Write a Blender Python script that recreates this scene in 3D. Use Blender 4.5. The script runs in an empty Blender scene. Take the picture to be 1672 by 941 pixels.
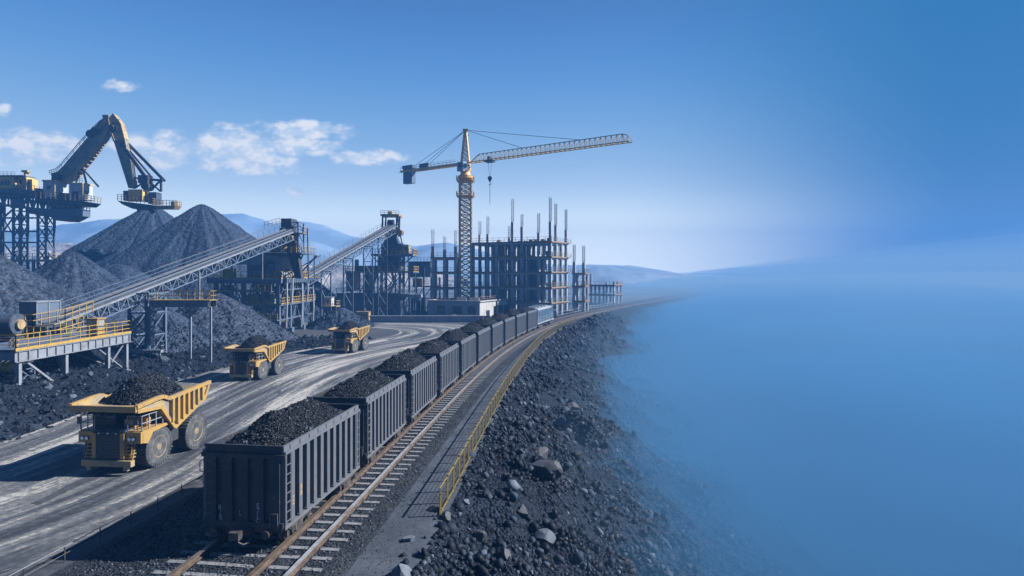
import bpy, math, random
import numpy as np
from mathutils import Vector, Matrix

random.seed(7)
RNG = np.random.default_rng(11)
SC = bpy.context.scene
COL = SC.collection
CAMZ, F, CX, HY = 10.8, 1000.0, 836.0, 445.0
R = math.radians


def at(px, py, depth):
    """a point of the place from where the survey of the photograph puts it, at a given distance"""
    return Vector(((px - CX) / F * depth, depth, CAMZ - (py - HY) / F * depth))


def gp(px, py, z=0.0):
    return at(px, py, (CAMZ - z) * F / (py - HY))


# ------------------------------------------------------------------ the line of the railway
TP = [-4.20090976e-08, 2.00677404e-05, -1.84426550e-03, 1.60498028e-01, -1.05262015e+01]
TX200 = float(np.polyval(TP, 200.0))


def tx(y):
    y = np.asarray(y, float)
    lo = float(np.polyval(TP, 12.0))
    r = np.polyval(TP, np.clip(y, 12, 200))
    r = np.where(y < 12, lo + (y - 12) * 0.118, r)
    r = np.where(y > 200, TX200 + (y - 200) * 0.487, r)
    return r


_ty = np.linspace(-40, 420, 4601)
_tx = tx(_ty)
_ts = np.concatenate([[0], np.cumsum(np.hypot(np.diff(_tx), np.diff(_ty)))])


def s_of_y(y):
    return float(np.interp(y, _ty, _ts))


def track(s, off=0.0):
    y = float(np.interp(s, _ts, _ty))
    x = float(tx(y))
    e = 0.5
    d = Vector((float(tx(y + e)) - float(tx(y - e)), 2 * e, 0)).normalized()
    return Vector((x + d.y * off, y - d.x * off, 0)), math.atan2(-d.x, d.y)


def rim_off(y):
    return np.interp(y, [0, 30, 70, 103, 130, 200, 400], [3.9, 3.9, 3.5, 2.6, 1.8, 1.8, 1.8])


def rim(y):
    return tx(y) + rim_off(y) + 0.35


# ------------------------------------------------------------------ noise
def _hash(i, j, k):
    n = (i * 374761393 + j * 668265263 + k * 2147483647 + 1274126177) & 0xFFFFFFFF
    n = ((n ^ (n >> 13)) * 1274126177) & 0xFFFFFFFF
    n = (n ^ (n >> 16)) & 0xFFFFFFFF
    return n.astype(np.float64) / 4294967295.0 * 2 - 1


def vnoise(x, y, z=0.0):
    x = np.asarray(x, float); y = np.asarray(y, float); z = np.asarray(z, float) + np.zeros_like(x)
    xi, yi, zi = np.floor(x), np.floor(y), np.floor(z)
    xf, yf, zf = x - xi, y - yi, z - zi
    u, v, w = [t * t * t * (t * (t * 6 - 15) + 10) for t in (xf, yf, zf)]
    xi, yi, zi = xi.astype(np.int64), yi.astype(np.int64), zi.astype(np.int64)
    def c(a, b, d): return _hash(xi + a, yi + b, zi + d)
    x00 = c(0, 0, 0) * (1 - u) + c(1, 0, 0) * u
    x10 = c(0, 1, 0) * (1 - u) + c(1, 1, 0) * u
    x01 = c(0, 0, 1) * (1 - u) + c(1, 0, 1) * u
    x11 = c(0, 1, 1) * (1 - u) + c(1, 1, 1) * u
    return (x00 * (1 - v) + x10 * v) * (1 - w) + (x01 * (1 - v) + x11 * v) * w


def fbm(x, y, z=0.0, o=4, lac=2.1, g=0.5):
    a, s, f = 1.0, 0.0, 1.0
    for k in range(o):
        s = s + a * vnoise(np.asarray(x) * f + 17.3 * k, np.asarray(y) * f - 9.1 * k, np.asarray(z) * f)
        a *= g; f *= lac
    return s


# ------------------------------------------------------------------ mesh builder
BOXF = [(0, 3, 2, 1), (4, 5, 6, 7), (0, 1, 5, 4), (1, 2, 6, 5), (2, 3, 7, 6), (3, 0, 4, 7)]


class MB:
    def __init__(self, o=(0, 0, 0)):
        self.v, self.f, self.o = [], [], Vector(o)
        self.smooth = False

    def add(self, vs, fs):
        n = len(self.v)
        self.v.extend(tuple(p) for p in vs)
        self.f.extend(tuple(i + n for i in q) for q in fs)
        return self

    def box(self, c, s, rz=0.0, m=None):
        hx, hy, hz = s[0] / 2, s[1] / 2, s[2] / 2
        vs = [Vector(p) for p in ((-hx, -hy, -hz), (hx, -hy, -hz), (hx, hy, -hz), (-hx, hy, -hz),
                                  (-hx, -hy, hz), (hx, -hy, hz), (hx, hy, hz), (-hx, hy, hz))]
        if m is None:
            m = Matrix.Rotation(rz, 3, 'Z') if rz else Matrix.Identity(3)
        c = Vector(c)
        return self.add([m @ p + c for p in vs], BOXF)

    def bx(self, x0, x1, y0, y1, z0, z1):
        return self.box(((x0 + x1) / 2, (y0 + y1) / 2, (z0 + z1) / 2), (abs(x1 - x0), abs(y1 - y0), abs(z1 - z0)))

    def beam(self, a, b, w, h=None, up=(0, 0, 1)):
        a, b = Vector(a), Vector(b)
        h = w if h is None else h
        d = b - a
        L = d.length
        if L < 1e-6:
            return self
        y = d / L
        up = Vector(up)
        x = y.cross(up)
        if x.length < 1e-4:
            x = y.cross(Vector((1, 0, 0)))
        x.normalize()
        z = x.cross(y)
        m = Matrix((x, y, z)).transposed()
        return self.box((a + b) / 2, (w, L, h), m=m)

    def tube(self, a, b, r, n=8, r2=None, caps=True):
        a, b = Vector(a), Vector(b)
        r2 = r if r2 is None else r2
        y = (b - a).normalized()
        x = y.cross(Vector((0, 0, 1)))
        if x.length < 1e-4:
            x = Vector((1, 0, 0))
        x.normalize()
        z = x.cross(y)
        vs = []
        for p, q in ((a, r), (b, r2)):
            for k in range(n):
                t = 2 * math.pi * k / n
                vs.append(p + x * math.cos(t) * q + z * math.sin(t) * q)
        fs = [(k, (k + 1) % n, n + (k + 1) % n, n + k) for k in range(n)]
        if caps:
            fs += [tuple(range(n - 1, -1, -1)), tuple(range(n, 2 * n))]
        return self.add(vs, fs)

    def path(self, pts, r, n=6):
        for a, b in zip(pts[:-1], pts[1:]):
            self.tube(a, b, r, n)
        return self

    def lathe(self, prof, c=(0, 0, 0), axis='X', n=32):
        """prof: (along, radius) pairs"""
        c = Vector(c)
        vs, fs = [], []
        for (t, r) in prof:
            for k in range(n):
                a = 2 * math.pi * k / n
                if axis == 'X':
                    vs.append(c + Vector((t, r * math.cos(a), r * math.sin(a))))
                elif axis == 'Z':
                    vs.append(c + Vector((r * math.cos(a), r * math.sin(a), t)))
                else:
                    vs.append(c + Vector((r * math.sin(a), t, r * math.cos(a))))
        for i in range(len(prof) - 1):
            for k in range(n):
                k2 = (k + 1) % n
                fs.append((i * n + k, i * n + k2, (i + 1) * n + k2, (i + 1) * n + k))
        fs.append(tuple(range(n - 1, -1, -1)))
        fs.append(tuple((len(prof) - 1) * n + k for k in range(n)))
        return self.add(vs, fs)

    def prism(self, poly, x0, x1, axis='X'):
        """poly of (y, z) pushed along x (or of (x, z) along y, or of (x, y) along z)"""
        n = len(poly)
        def P(a, b, t):
            return (t, a, b) if axis == 'X' else ((a, t, b) if axis == 'Y' else (a, b, t))
        vs = [P(a, b, x0) for a, b in poly] + [P(a, b, x1) for a, b in poly]
        fs = [tuple(range(n)), tuple(range(2 * n - 1, n - 1, -1))]
        fs += [(k, n + k, n + (k + 1) % n, (k + 1) % n) for k in range(n)]
        return self.add(vs, fs)

    def rail(self, pts, h=1.05, step=1.5, w=0.05, mids=1, toe=0.0):
        """a handrail along a polyline"""
        pts = [Vector(p) for p in pts]
        for a, b in zip(pts[:-1], pts[1:]):
            L = (b - a).length
            n = max(1, round(L / step))
            for k in range(n + 1):
                p = a.lerp(b, k / n)
                self.beam(p, p + Vector((0, 0, h)), w)
            for k in range(mids + 1):
                q = Vector((0, 0, h * (k + 1) / (mids + 1)))
                self.beam(a + q, b + q, w * 0.9)
            if toe:
                self.beam(a + Vector((0, 0, toe / 2)), b + Vector((0, 0, toe / 2)), 0.03, toe)
        return self

    def lattice(self, base, top, n, r, rb=None, x=True):
        """four-chord lattice column or boom between two 4-corner rings"""
        rb = rb or r * 0.55
        base = [Vector(p) for p in base]; top = [Vector(p) for p in top]
        for a, b in zip(base, top):
            self.beam(a, b, r)
        for i in range(n):
            t0, t1 = i / n, (i + 1) / n
            for k in range(4):
                k2 = (k + 1) % 4
                a0, b0 = base[k].lerp(top[k], t0), base[k2].lerp(top[k2], t0)
                a1, b1 = base[k].lerp(top[k], t1), base[k2].lerp(top[k2], t1)
                self.beam(a1, b1, rb)
                if x:
                    self.beam(a0, b1, rb); self.beam(b0, a1, rb)
                elif i % 2:
                    self.beam(a0, b1, rb)
                else:
                    self.beam(b0, a1, rb)
        return self

    def col(self, x0, x1, y0, y1, z0, z1, n, r, rb=None, x=True):
        ring = lambda z: [(x0, y0, z), (x1, y0, z), (x1, y1, z), (x0, y1, z)]
        return self.lattice(ring(z0), ring(z1), n, r, rb, x)

    def ibeam(self, a, b, w, h, t=0.05):
        """rolled I section, web upright"""
        a, b = Vector(a), Vector(b)
        self.beam(a, b, t, h - 2 * t)
        u = Vector((0, 0, (h - t) / 2))
        self.beam(a + u, b + u, w, t); self.beam(a - u, b - u, w, t)
        return self

    def build(self, name, mat, parent=None, smooth=False):
        return link_mesh(name, np.array(self.v, float) - np.array(self.o), self.f, mat, parent, smooth or self.smooth)


def link_mesh(name, v, f, mat, parent=None, smooth=False, uv=None):
    me = bpy.data.meshes.new(name)
    if isinstance(f, np.ndarray):
        nf, k = f.shape
        me.vertices.add(len(v)); me.vertices.foreach_set('co', np.asarray(v, np.float32).ravel())
        me.loops.add(nf * k); me.loops.foreach_set('vertex_index', f.ravel().astype(np.int32))
        me.polygons.add(nf)
        me.polygons.foreach_set('loop_start', np.arange(0, nf * k, k, dtype=np.int32))
        me.update(calc_edges=True); me.validate()
    else:
        me.from_pydata([tuple(p) for p in v], [], f)
        me.update()
    if smooth:
        me.polygons.foreach_set('use_smooth', np.ones(len(me.polygons), bool))
    if uv is not None:
        l = me.uv_layers.new(name='UVMap')
        idx = np.empty(len(me.loops), np.int32); me.loops.foreach_get('vertex_index', idx)
        l.data.foreach_set('uv', np.asarray(uv, np.float32)[idx].ravel())
    if mat is not None:
        me.materials.append(mat)
    o = bpy.data.objects.new(name, me)
    COL.objects.link(o)
    if parent is not None:
        o.parent = parent
    return o


def grid_faces(nr, nc):
    i = np.arange(nr - 1)[:, None] * nc + np.arange(nc - 1)[None, :]
    return np.stack([i, i + 1, i + nc + 1, i + nc], -1).reshape(-1, 4)


def tag(o, label, cat=None, group=None, kind=None):
    if label: o['label'] = label
    if cat: o['category'] = cat
    if group: o['group'] = group
    if kind: o['kind'] = kind
    return o


def thing(name, label, cat, loc=(0, 0, 0), rz=0.0, group=None):
    o = bpy.data.objects.new(name, None)
    COL.objects.link(o)
    o.location = loc; o.rotation_euler = (0, 0, rz)
    o.empty_display_size = 0.5
    return tag(o, label, cat, group)


def copy_tree(o, parent=None, kids=None):
    c = o.copy(); COL.objects.link(c); c.parent = parent
    for ch in KIDS(o):
        copy_tree(ch, c)
    return c


def KIDS(o):
    return [x for x in list(COL.objects) if x.parent == o]


# ------------------------------------------------------------------ lumps of rock and coal
_t = (1 + 5 ** 0.5) / 2
ICO_V = np.array([(-1, _t, 0), (1, _t, 0), (-1, -_t, 0), (1, -_t, 0), (0, -1, _t), (0, 1, _t), (0, -1, -_t), (0, 1, -_t),
                  (_t, 0, -1), (_t, 0, 1), (-_t, 0, -1), (-_t, 0, 1)], float) / math.hypot(1, _t)
ICO_F = np.array([(0, 11, 5), (0, 5, 1), (0, 1, 7), (0, 7, 10), (0, 10, 11), (1, 5, 9), (5, 11, 4), (11, 10, 2), (10, 7, 6), (7, 1, 8),
                  (3, 9, 4), (3, 4, 2), (3, 2, 6), (3, 6, 8), (3, 8, 9), (4, 9, 5), (2, 4, 11), (6, 2, 10), (8, 6, 7), (9, 8, 1)])


def lumps(pos, size, rng, flat=0.62):
    """many small angular lumps: vertices and triangles"""
    n = len(pos)
    q = rng.normal(size=(n, 4)); q /= np.linalg.norm(q, axis=1)[:, None]
    w, x, y, z = q.T
    M = np.stack([1 - 2 * (y * y + z * z), 2 * (x * y - z * w), 2 * (x * z + y * w),
                  2 * (x * y + z * w), 1 - 2 * (x * x + z * z), 2 * (y * z - x * w),
                  2 * (x * z - y * w), 2 * (y * z + x * w), 1 - 2 * (x * x + y * y)], -1).reshape(n, 3, 3)
    t = ICO_V[None] * (1 + rng.uniform(-0.34, 0.3, size=(n, 12, 1)))
    t = t * np.stack([np.ones(n), rng.uniform(flat, 1.0, n), rng.uniform(flat * 0.8, 0.9, n)], -1)[:, None, :]
    v = np.einsum('nij,nkj->nki', M, t) * np.asarray(size)[:, None, None] + np.asarray(pos)[:, None, :]
    f = ICO_F[None] + (np.arange(n) * 12)[:, None, None]
    return v.reshape(-1, 3), f.reshape(-1, 3)


def boulder_mesh(seed, r, sq=(1, 0.85, 0.7), sub=3):
    import bmesh
    bm = bmesh.new()
    bmesh.ops.create_icosphere(bm, subdivisions=sub, radius=1.0)
    v = np.array([p.co for p in bm.verts]); f = [tuple(x.index for x in q.verts) for q in bm.faces]
    bm.free()
    rr = np.random.default_rng(seed)
    # chop the ball with random planes, so that it has facets and edges
    for k in range(16):
        nrm = rr.normal(size=3); nrm /= np.linalg.norm(nrm)
        d = rr.uniform(0.38, 0.74)
        h = v @ nrm - d
        v = v - np.where(h > 0, h, 0)[:, None] * nrm * 0.97
    n = fbm(v[:, 0] * 2.2 + seed, v[:, 1] * 2.2, v[:, 2] * 2.2, 3)
    v = v * (1 + 0.05 * n)[:, None] * np.array(sq) * r
    return v, f
HAZE_COL = (0.075, 0.255, 0.60)
HAZE_DEN = 0.0011
FOG_COL = (0.245, 0.425, 0.63)
MIST_COL = (0.085, 0.315, 0.62)
FOG_DEN = 0.0045
FOG_OFF = [1, 5, 10, 20, 40, 70, 150, 400, 560, 2400]
FOG_Z = [-1.5, -1.4, -0.6, 1.6, 5.6, 9.0, 11.5, 12.0, 12.0, 12.0]
MIST_DEN = 0.045
MIST_OFF = [2, 6, 10, 14, 20, 34, 60, 120]
MIST_Z = [-3.2, -4.5, -5.0, -4.6, -3.0, 0.2, 4.0, 6.5]
SKY_GRAD = [(0.0, (16.5, 16.8, 14.6)), (0.0325, (13.8, 14.0, 11.6)), (0.0725, (4.6, 6.1, 7.6)), (0.1225, (1.75, 3.5, 6.0)), (0.1725, (0.8, 2.3, 5.2)), (0.2225, (0.5, 1.6, 4.1)), (0.45, (0.3, 0.9, 2.6)), (1.0, (0.12, 0.4, 1.4))]
SKY_SIDE = (0.22, 1.4, 3.35)
CLOUD_LO = (5.2, 6.2, 7.2)
CLOUD_HI = (8.2, 8.1, 7.8)
ALB = 0.62          # the day is bright and the exposure generous: surfaces keep modest base colours
# ------------------------------------------------------------------ materials
MATS = {}


class NT:
    def __init__(self, tree):
        self.t = tree

    def n(self, kind, **kw):
        nd = self.t.nodes.new(kind)
        for k, v in kw.items():
            if k.startswith('i_'):
                key = k[2:]
                key = int(key) if key.isdigit() else key.replace('_', ' ')
                s = nd.inputs[key]
                if isinstance(v, bpy.types.NodeSocket):
                    self.t.links.new(v, s)
                else:
                    s.default_value = v
            else:
                setattr(nd, k, v)
        return nd

    def math(self, op, a, b=0.0, c=0.0, clamp=False):
        nd = self.t.nodes.new('ShaderNodeMath'); nd.operation = op; nd.use_clamp = clamp
        for i, v in enumerate((a, b, c)):
            if isinstance(v, bpy.types.NodeSocket):
                self.t.links.new(v, nd.inputs[i])
            else:
                nd.inputs[i].default_value = v
        return nd.outputs[0]

    def noise(self, vec, scale, detail=4.0, rough=0.55, dist=0.0):
        nd = self.n('ShaderNodeTexNoise', i_Scale=scale, i_Detail=detail, i_Roughness=rough, i_Distortion=dist)
        if vec is not None:
            self.t.links.new(vec, nd.inputs['Vector'])
        return nd.outputs['Fac']

    def ramp(self, fac, stops, interp='LINEAR'):
        nd = self.t.nodes.new('ShaderNodeValToRGB')
        nd.color_ramp.interpolation = interp
        e = nd.color_ramp.elements
        while len(e) < len(stops):
            e.new(0.5)
        for k, (p, c) in enumerate(stops):
            e[k].position = p
            e[k].color = (*c, 1) if len(c) == 3 else c
        self.t.links.new(fac, nd.inputs[0])
        return nd.outputs[0]

    def mix(self, fac, a, b, blend='MIX'):
        nd = self.t.nodes.new('ShaderNodeMix'); nd.data_type = 'RGBA'; nd.blend_type = blend
        for s, v in ((nd.inputs[0], fac), (nd.inputs[6], a), (nd.inputs[7], b)):
            if isinstance(v, bpy.types.NodeSocket):
                self.t.links.new(v, s)
            elif isinstance(v, (int, float)):
                s.default_value = v
            else:
                s.default_value = (*v, 1) if len(v) == 3 else v
        return nd.outputs[2]

    def smooth(self, v, a, b):
        nd = self.t.nodes.new('ShaderNodeMapRange'); nd.interpolation_type = 'SMOOTHSTEP'
        self.t.links.new(v, nd.inputs[0])
        nd.inputs[1].default_value, nd.inputs[2].default_value = a, b
        return nd.outputs[0]

    def bump(self, h, strength=0.4, dist=0.05):
        nd = self.n('ShaderNodeBump', i_Strength=strength, i_Distance=dist)
        self.t.links.new(h, nd.inputs['Height'])
        return nd.outputs['Normal']


def new_mat(name):
    m = bpy.data.materials.new(name); m.use_nodes = True
    m.node_tree.nodes.clear()
    t = NT(m.node_tree)
    out = t.n('ShaderNodeOutputMaterial')
    b = t.n('ShaderNodeBsdfPrincipled')
    m.node_tree.links.new(b.outputs[0], out.inputs['Surface'])
    MATS[name] = m
    return m, t, b


def wire(t, b, col=None, rough=None, nrm=None, metal=None, spec=None):
    L = t.t.links
    def put(key, v):
        if v is None: return
        if isinstance(v, bpy.types.NodeSocket): L.new(v, b.inputs[key])
        elif isinstance(v, (int, float)): b.inputs[key].default_value = v
        else: b.inputs[key].default_value = (*v, 1)
    put('Base Color', col); put('Roughness', rough); put('Normal', nrm); put('Metallic', metal); put('Specular IOR Level', spec)


def painted(name, base, dirt, amount=0.5, rough=0.5, scale=1.5, metal=0.0, chips=None, streak=True, bump=0.15):
    """weathered paint or steel: blotches of dust, streaks that run down, chips of another colour"""
    base, dirt = [tuple(c * ALB for c in q) for q in (base, dirt)]
    chips = tuple(c * ALB for c in chips) if chips else None
    m, t, b = new_mat(name)
    co = t.n('ShaderNodeTexCoord').outputs['Object']
    mp = t.n('ShaderNodeMapping', i_Vector=co, i_Scale=(2.2, 2.2, 0.35)).outputs[0]
    n1 = t.noise(co, scale, 5, 0.65)
    n2 = t.noise(mp, scale * 1.7, 4, 0.6)
    n3 = t.noise(co, scale * 9, 3, 0.6)
    f = t.math('MULTIPLY', t.smooth(n1, 0.38, 0.72), amount)
    c = t.mix(f, base, dirt)
    if streak:
        c = t.mix(t.math('MULTIPLY', t.smooth(n2, 0.48, 0.75), amount * 0.8), c, dirt)
    if chips:
        c = t.mix(t.math('MULTIPLY', t.smooth(t.math('ADD', n3, t.math('MULTIPLY', n1, 0.5)), 0.86, 0.95), 0.9), c, chips)
    r = t.math('MULTIPLY_ADD', n3, 0.25, rough - 0.12)
    wire(t, b, c, r, t.bump(n3, bump, 0.02), metal)
    return m


def granular(name, dark, light, scale, bump=0.8, rough=0.55, blot=0.12, spec=0.5, dist=0.1):
    """heaped coal, gravel, spoil: small facets, each with its own tone"""
    m, t, b = new_mat(name)
    co = t.n('ShaderNodeTexCoord').outputs['Object']
    vo = t.n('ShaderNodeTexVoronoi', i_Scale=scale, feature='F1')
    t.t.links.new(co, vo.inputs['Vector'])
    vo2 = t.n('ShaderNodeTexVoronoi', i_Scale=scale * 0.37, feature='F1')
    t.t.links.new(co, vo2.inputs['Vector'])
    big = t.noise(co, blot, 4, 0.6)
    sep = t.n('ShaderNodeSeparateColor'); t.t.links.new(vo.outputs['Color'], sep.inputs[0])
    k = t.math('MULTIPLY_ADD', sep.outputs[0], 0.5, t.math('MULTIPLY', big, 0.75))
    c = t.mix(t.smooth(k, 0.3, 0.95), dark, light)
    h = t.math('ADD', t.math('MULTIPLY', vo.outputs['Distance'], -1.0), t.math('MULTIPLY', vo2.outputs['Distance'], -1.6))
    h = t.math('ADD', h, t.math('MULTIPLY', sep.outputs[1], 0.35))
    wire(t, b, c, t.math('MULTIPLY_ADD', sep.outputs[2], 0.4, rough - 0.2), t.bump(h, bump, dist), 0.0, spec)
    return m


steel = painted('steel_blue', (0.12, 0.175, 0.265), (0.20, 0.215, 0.235), 0.5, 0.5, 0.9, chips=(0.10, 0.07, 0.05))
steel_light = painted('steel_light', (0.30, 0.34, 0.40), (0.18, 0.18, 0.18), 0.6, 0.5, 1.2, chips=(0.16, 0.10, 0.07))
steel_dark = painted('steel_dark', (0.045, 0.055, 0.07), (0.13, 0.12, 0.11), 0.5, 0.5, 1.3)
yellow = painted('yellow_paint', (0.56, 0.34, 0.075), (0.36, 0.29, 0.20), 0.85, 0.45, 1.4, chips=(0.08, 0.06, 0.05))
yellow_rail = painted('yellow_handrail', (0.60, 0.38, 0.06), (0.26, 0.20, 0.12), 0.5, 0.5, 2.0)
yellow_fence = painted('yellow_fence', (0.34, 0.25, 0.05), (0.16, 0.14, 0.09), 0.6, 0.55, 2.2, chips=(0.10, 0.06, 0.03))
house_panel = painted('house_panel', (0.66, 0.70, 0.75), (0.34, 0.34, 0.34), 0.55, 0.5, 0.8, chips=(0.14, 0.15, 0.17))
house_yellow_lit = painted('house_yellow_lit', (0.95, 0.62, 0.17), (0.50, 0.40, 0.24), 0.5, 0.5, 0.8, chips=(0.2, 0.18, 0.14))  # brighter copy of the yellow, so that a shaded front looks sunlit
boom_web = painted('boom_web', (0.40, 0.34, 0.25), (0.17, 0.19, 0.22), 0.75, 0.5, 0.6, chips=(0.07, 0.07, 0.08))
jib_paint = painted('jib_paint', (0.90, 0.60, 0.18), (0.32, 0.26, 0.18), 0.35, 0.5, 1.0)
fence_wire = painted('fence_wire', (0.14, 0.13, 0.08), (0.08, 0.08, 0.07), 0.5, 0.6, 2.0)
tan_paint = painted('tan_boom_paint', (0.62, 0.44, 0.20), (0.16, 0.15, 0.14), 0.7, 0.5, 0.6, chips=(0.07, 0.06, 0.06))
panel_grey = painted('panel_grey', (0.34, 0.39, 0.46), (0.18, 0.19, 0.2), 0.5, 0.5, 0.8, chips=(0.10, 0.11, 0.13))
crane_orange = painted('crane_orange', (0.95, 0.54, 0.08), (0.34, 0.24, 0.14), 0.3, 0.45, 1.0)
crane_blue = painted('crane_blue', (0.10, 0.17, 0.27), (0.16, 0.17, 0.18), 0.4, 0.5, 1.0)
concrete = painted('raw_concrete', (0.46, 0.49, 0.53), (0.27, 0.285, 0.31), 0.7, 0.85, 0.5, bump=0.3)
concrete_pale = painted('pale_concrete', (0.60, 0.59, 0.57), (0.33, 0.32, 0.31), 0.55, 0.85, 0.5, bump=0.3)
rebar_m = painted('rebar', (0.22, 0.24, 0.28), (0.20, 0.13, 0.09), 0.4, 0.6, 2)
timber = painted('formwork_timber', (0.36, 0.23, 0.11), (0.14, 0.11, 0.08), 0.6, 0.8, 2)
wagon_m = painted('wagon_paint_shaded', (0.030, 0.038, 0.052), (0.08, 0.085, 0.095), 0.5, 0.5, 1.1, chips=(0.20, 0.12, 0.07), bump=0.1)  # tub and ends darker than the ribs: their shade put into the paint
wagon_rib_sunlit = painted('wagon_rib_sunlit', (0.12, 0.137, 0.165), (0.19, 0.195, 0.21), 0.5, 0.45, 1.1, chips=(0.16, 0.10, 0.07), bump=0.08)  # ribs lightened so the paint carries the sunlight on the wagon sides
wagon_trim = painted('wagon_trim', (0.13, 0.147, 0.178), (0.21, 0.21, 0.215), 0.6, 0.55, 1.5, chips=(0.16, 0.09, 0.05))
iron = painted('cast_iron', (0.035, 0.036, 0.04), (0.17, 0.14, 0.11), 0.6, 0.6, 3.0, chips=(0.20, 0.12, 0.07))
tyre_m = painted('dusty_tyre', (0.05, 0.056, 0.066), (0.17, 0.175, 0.185), 0.75, 0.85, 2.0, streak=False)
rim_m = painted('wheel_rim', (0.36, 0.28, 0.16), (0.12, 0.11, 0.10), 0.6, 0.55, 3.0)
hood_m = painted('hood_blue', (0.05, 0.075, 0.12), (0.17, 0.18, 0.19), 0.5, 0.45, 1.5)
tray_m = painted('worn_tray', (0.50, 0.36, 0.15), (0.34, 0.32, 0.29), 1.0, 0.5, 1.0, chips=(0.07, 0.06, 0.05))
loco_m = painted('loco_blue', (0.07, 0.13, 0.22), (0.25, 0.26, 0.27), 0.4, 0.4, 1.2)
belt_m = painted('conveyor_belt', (0.15, 0.165, 0.19), (0.07, 0.075, 0.085), 0.6, 0.6, 1.2, streak=False)
white_paint = painted('white_marking', (0.75, 0.76, 0.78), (0.35, 0.36, 0.38), 0.6, 0.6, 6)
amber_paint = painted('amber_marking', (0.70, 0.42, 0.12), (0.40, 0.30, 0.16), 0.5, 0.6, 6)
blue_plastic = painted('blue_plastic', (0.03, 0.16, 0.62), (0.10, 0.24, 0.55), 0.4, 0.35, 1.0)
container_m = painted('tan_container', (0.55, 0.38, 0.18), (0.25, 0.2, 0.15), 0.5, 0.6, 1.0)

m, t, b = new_mat('dark_glass'); wire(t, b, (0.02, 0.03, 0.04), 0.08, None, 0.0, 0.8); glass = m
m, t, b = new_mat('head_lamp_glass'); wire(t, b, (0.8, 0.82, 0.85), 0.15, None, 0.0, 0.8); lamp_glass = m
m, t, b = new_mat('cable'); wire(t, b, (0.05, 0.055, 0.065), 0.5); cable_m = m

# rails: polished head, rusty web
m, t, b = new_mat('rail_steel')
co = t.n('ShaderNodeTexCoord').outputs['Object']
wire(t, b, t.mix(t.smooth(t.noise(co, 3.0, 4), 0.35, 0.7), (0.055, 0.036, 0.024), (0.12, 0.085, 0.06)), 0.75, t.bump(t.noise(co, 40, 3), 0.2, 0.01))
rail_rust = m
m, t, b = new_mat('rail_head_polished')
co = t.n('ShaderNodeTexCoord').outputs['Object']
wire(t, b, t.mix(t.smooth(t.noise(co, 2.0, 4), 0.45, 0.75), (0.42, 0.44, 0.48), (0.22, 0.19, 0.17)), 0.3, None, 0.5)
rail_head_m = m
m, t, b = new_mat('rail_head_dull')
co = t.n('ShaderNodeTexCoord').outputs['Object']
wire(t, b, t.mix(t.smooth(t.noise(co, 2.0, 4), 0.4, 0.7), (0.17, 0.13, 0.10), (0.11, 0.08, 0.055)), 0.45, None, 0.5)
rail_dull_m = m
sleeper_m = painted('sleeper_concrete', (0.26, 0.265, 0.28), (0.10, 0.10, 0.105), 0.8, 0.85, 4.0, streak=False, bump=0.3)

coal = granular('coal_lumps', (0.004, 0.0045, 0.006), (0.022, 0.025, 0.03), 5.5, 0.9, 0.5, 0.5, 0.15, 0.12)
m, t, b = new_mat('coal_facets')
gi = t.n('ShaderNodeNewGeometry')
co = t.n('ShaderNodeTexCoord').outputs['Object']
rnd = gi.outputs['Random Per Island']
wire(t, b, t.ramp(rnd, [(0.0, (0.0024, 0.0032, 0.005)), (0.6, (0.0075, 0.0095, 0.0135)), (0.9, (0.023, 0.028, 0.037)), (1.0, (0.075, 0.088, 0.11))]), t.math('MULTIPLY_ADD', rnd, 0.3, 0.42), t.bump(t.noise(co, 20, 3), 0.3, 0.03), 0.0, 0.16)  # palest lumps put sun glints into the base colour
coal_facets = m
m, t, b = new_mat('spoil_stones')
gi = t.n('ShaderNodeNewGeometry')
co = t.n('ShaderNodeTexCoord').outputs['Object']
rnd = gi.outputs['Random Per Island']
cc = t.ramp(rnd, [(0.0, (0.0035, 0.005, 0.0085)), (0.6, (0.009, 0.013, 0.0205)), (0.85, (0.026, 0.035, 0.052)), (0.96, (0.05, 0.064, 0.088)), (1.0, (0.095, 0.115, 0.145))])
wire(t, b, cc, t.math('MULTIPLY_ADD', rnd, 0.25, 0.5), t.bump(t.noise(co, 14, 4), 0.35, 0.05), 0.0, 0.12)
spoil_stones = m
m, t, b = new_mat('ballast_stones')
rnd = t.n('ShaderNodeNewGeometry').outputs['Random Per Island']
wire(t, b, t.ramp(rnd, [(0.0, (0.0054, 0.0070, 0.0110)), (0.7, (0.0216, 0.0270, 0.0374)), (1.0, (0.0765, 0.0900, 0.1100))]), 0.75, None, 0.0, 0.15)
ballast_stones = m
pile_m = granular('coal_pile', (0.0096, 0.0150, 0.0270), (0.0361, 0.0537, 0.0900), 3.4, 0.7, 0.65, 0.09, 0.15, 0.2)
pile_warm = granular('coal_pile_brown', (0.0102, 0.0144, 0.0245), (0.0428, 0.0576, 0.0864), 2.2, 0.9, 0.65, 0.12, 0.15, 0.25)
spoil_m = granular('spoil_slope', (0.0034, 0.0052, 0.0096), (0.0179, 0.0255, 0.0408), 6.5, 0.9, 0.65, 0.16, 0.1, 0.18)
ballast_m = granular('ballast', (0.008, 0.010, 0.013), (0.036, 0.040, 0.048), 13.0, 0.8, 0.75, 0.6, 0.12, 0.04)
boulder_m = painted('boulder_stone', (0.1440, 0.1750, 0.2200), (0.0630, 0.0750, 0.0935), 0.8, 0.8, 1.8, streak=False, bump=0.7)
boulder_dark = painted('dark_boulder_stone', (0.065, 0.072, 0.085), (0.03, 0.034, 0.042), 0.8, 0.7, 1.8, streak=False, bump=0.7)

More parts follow.
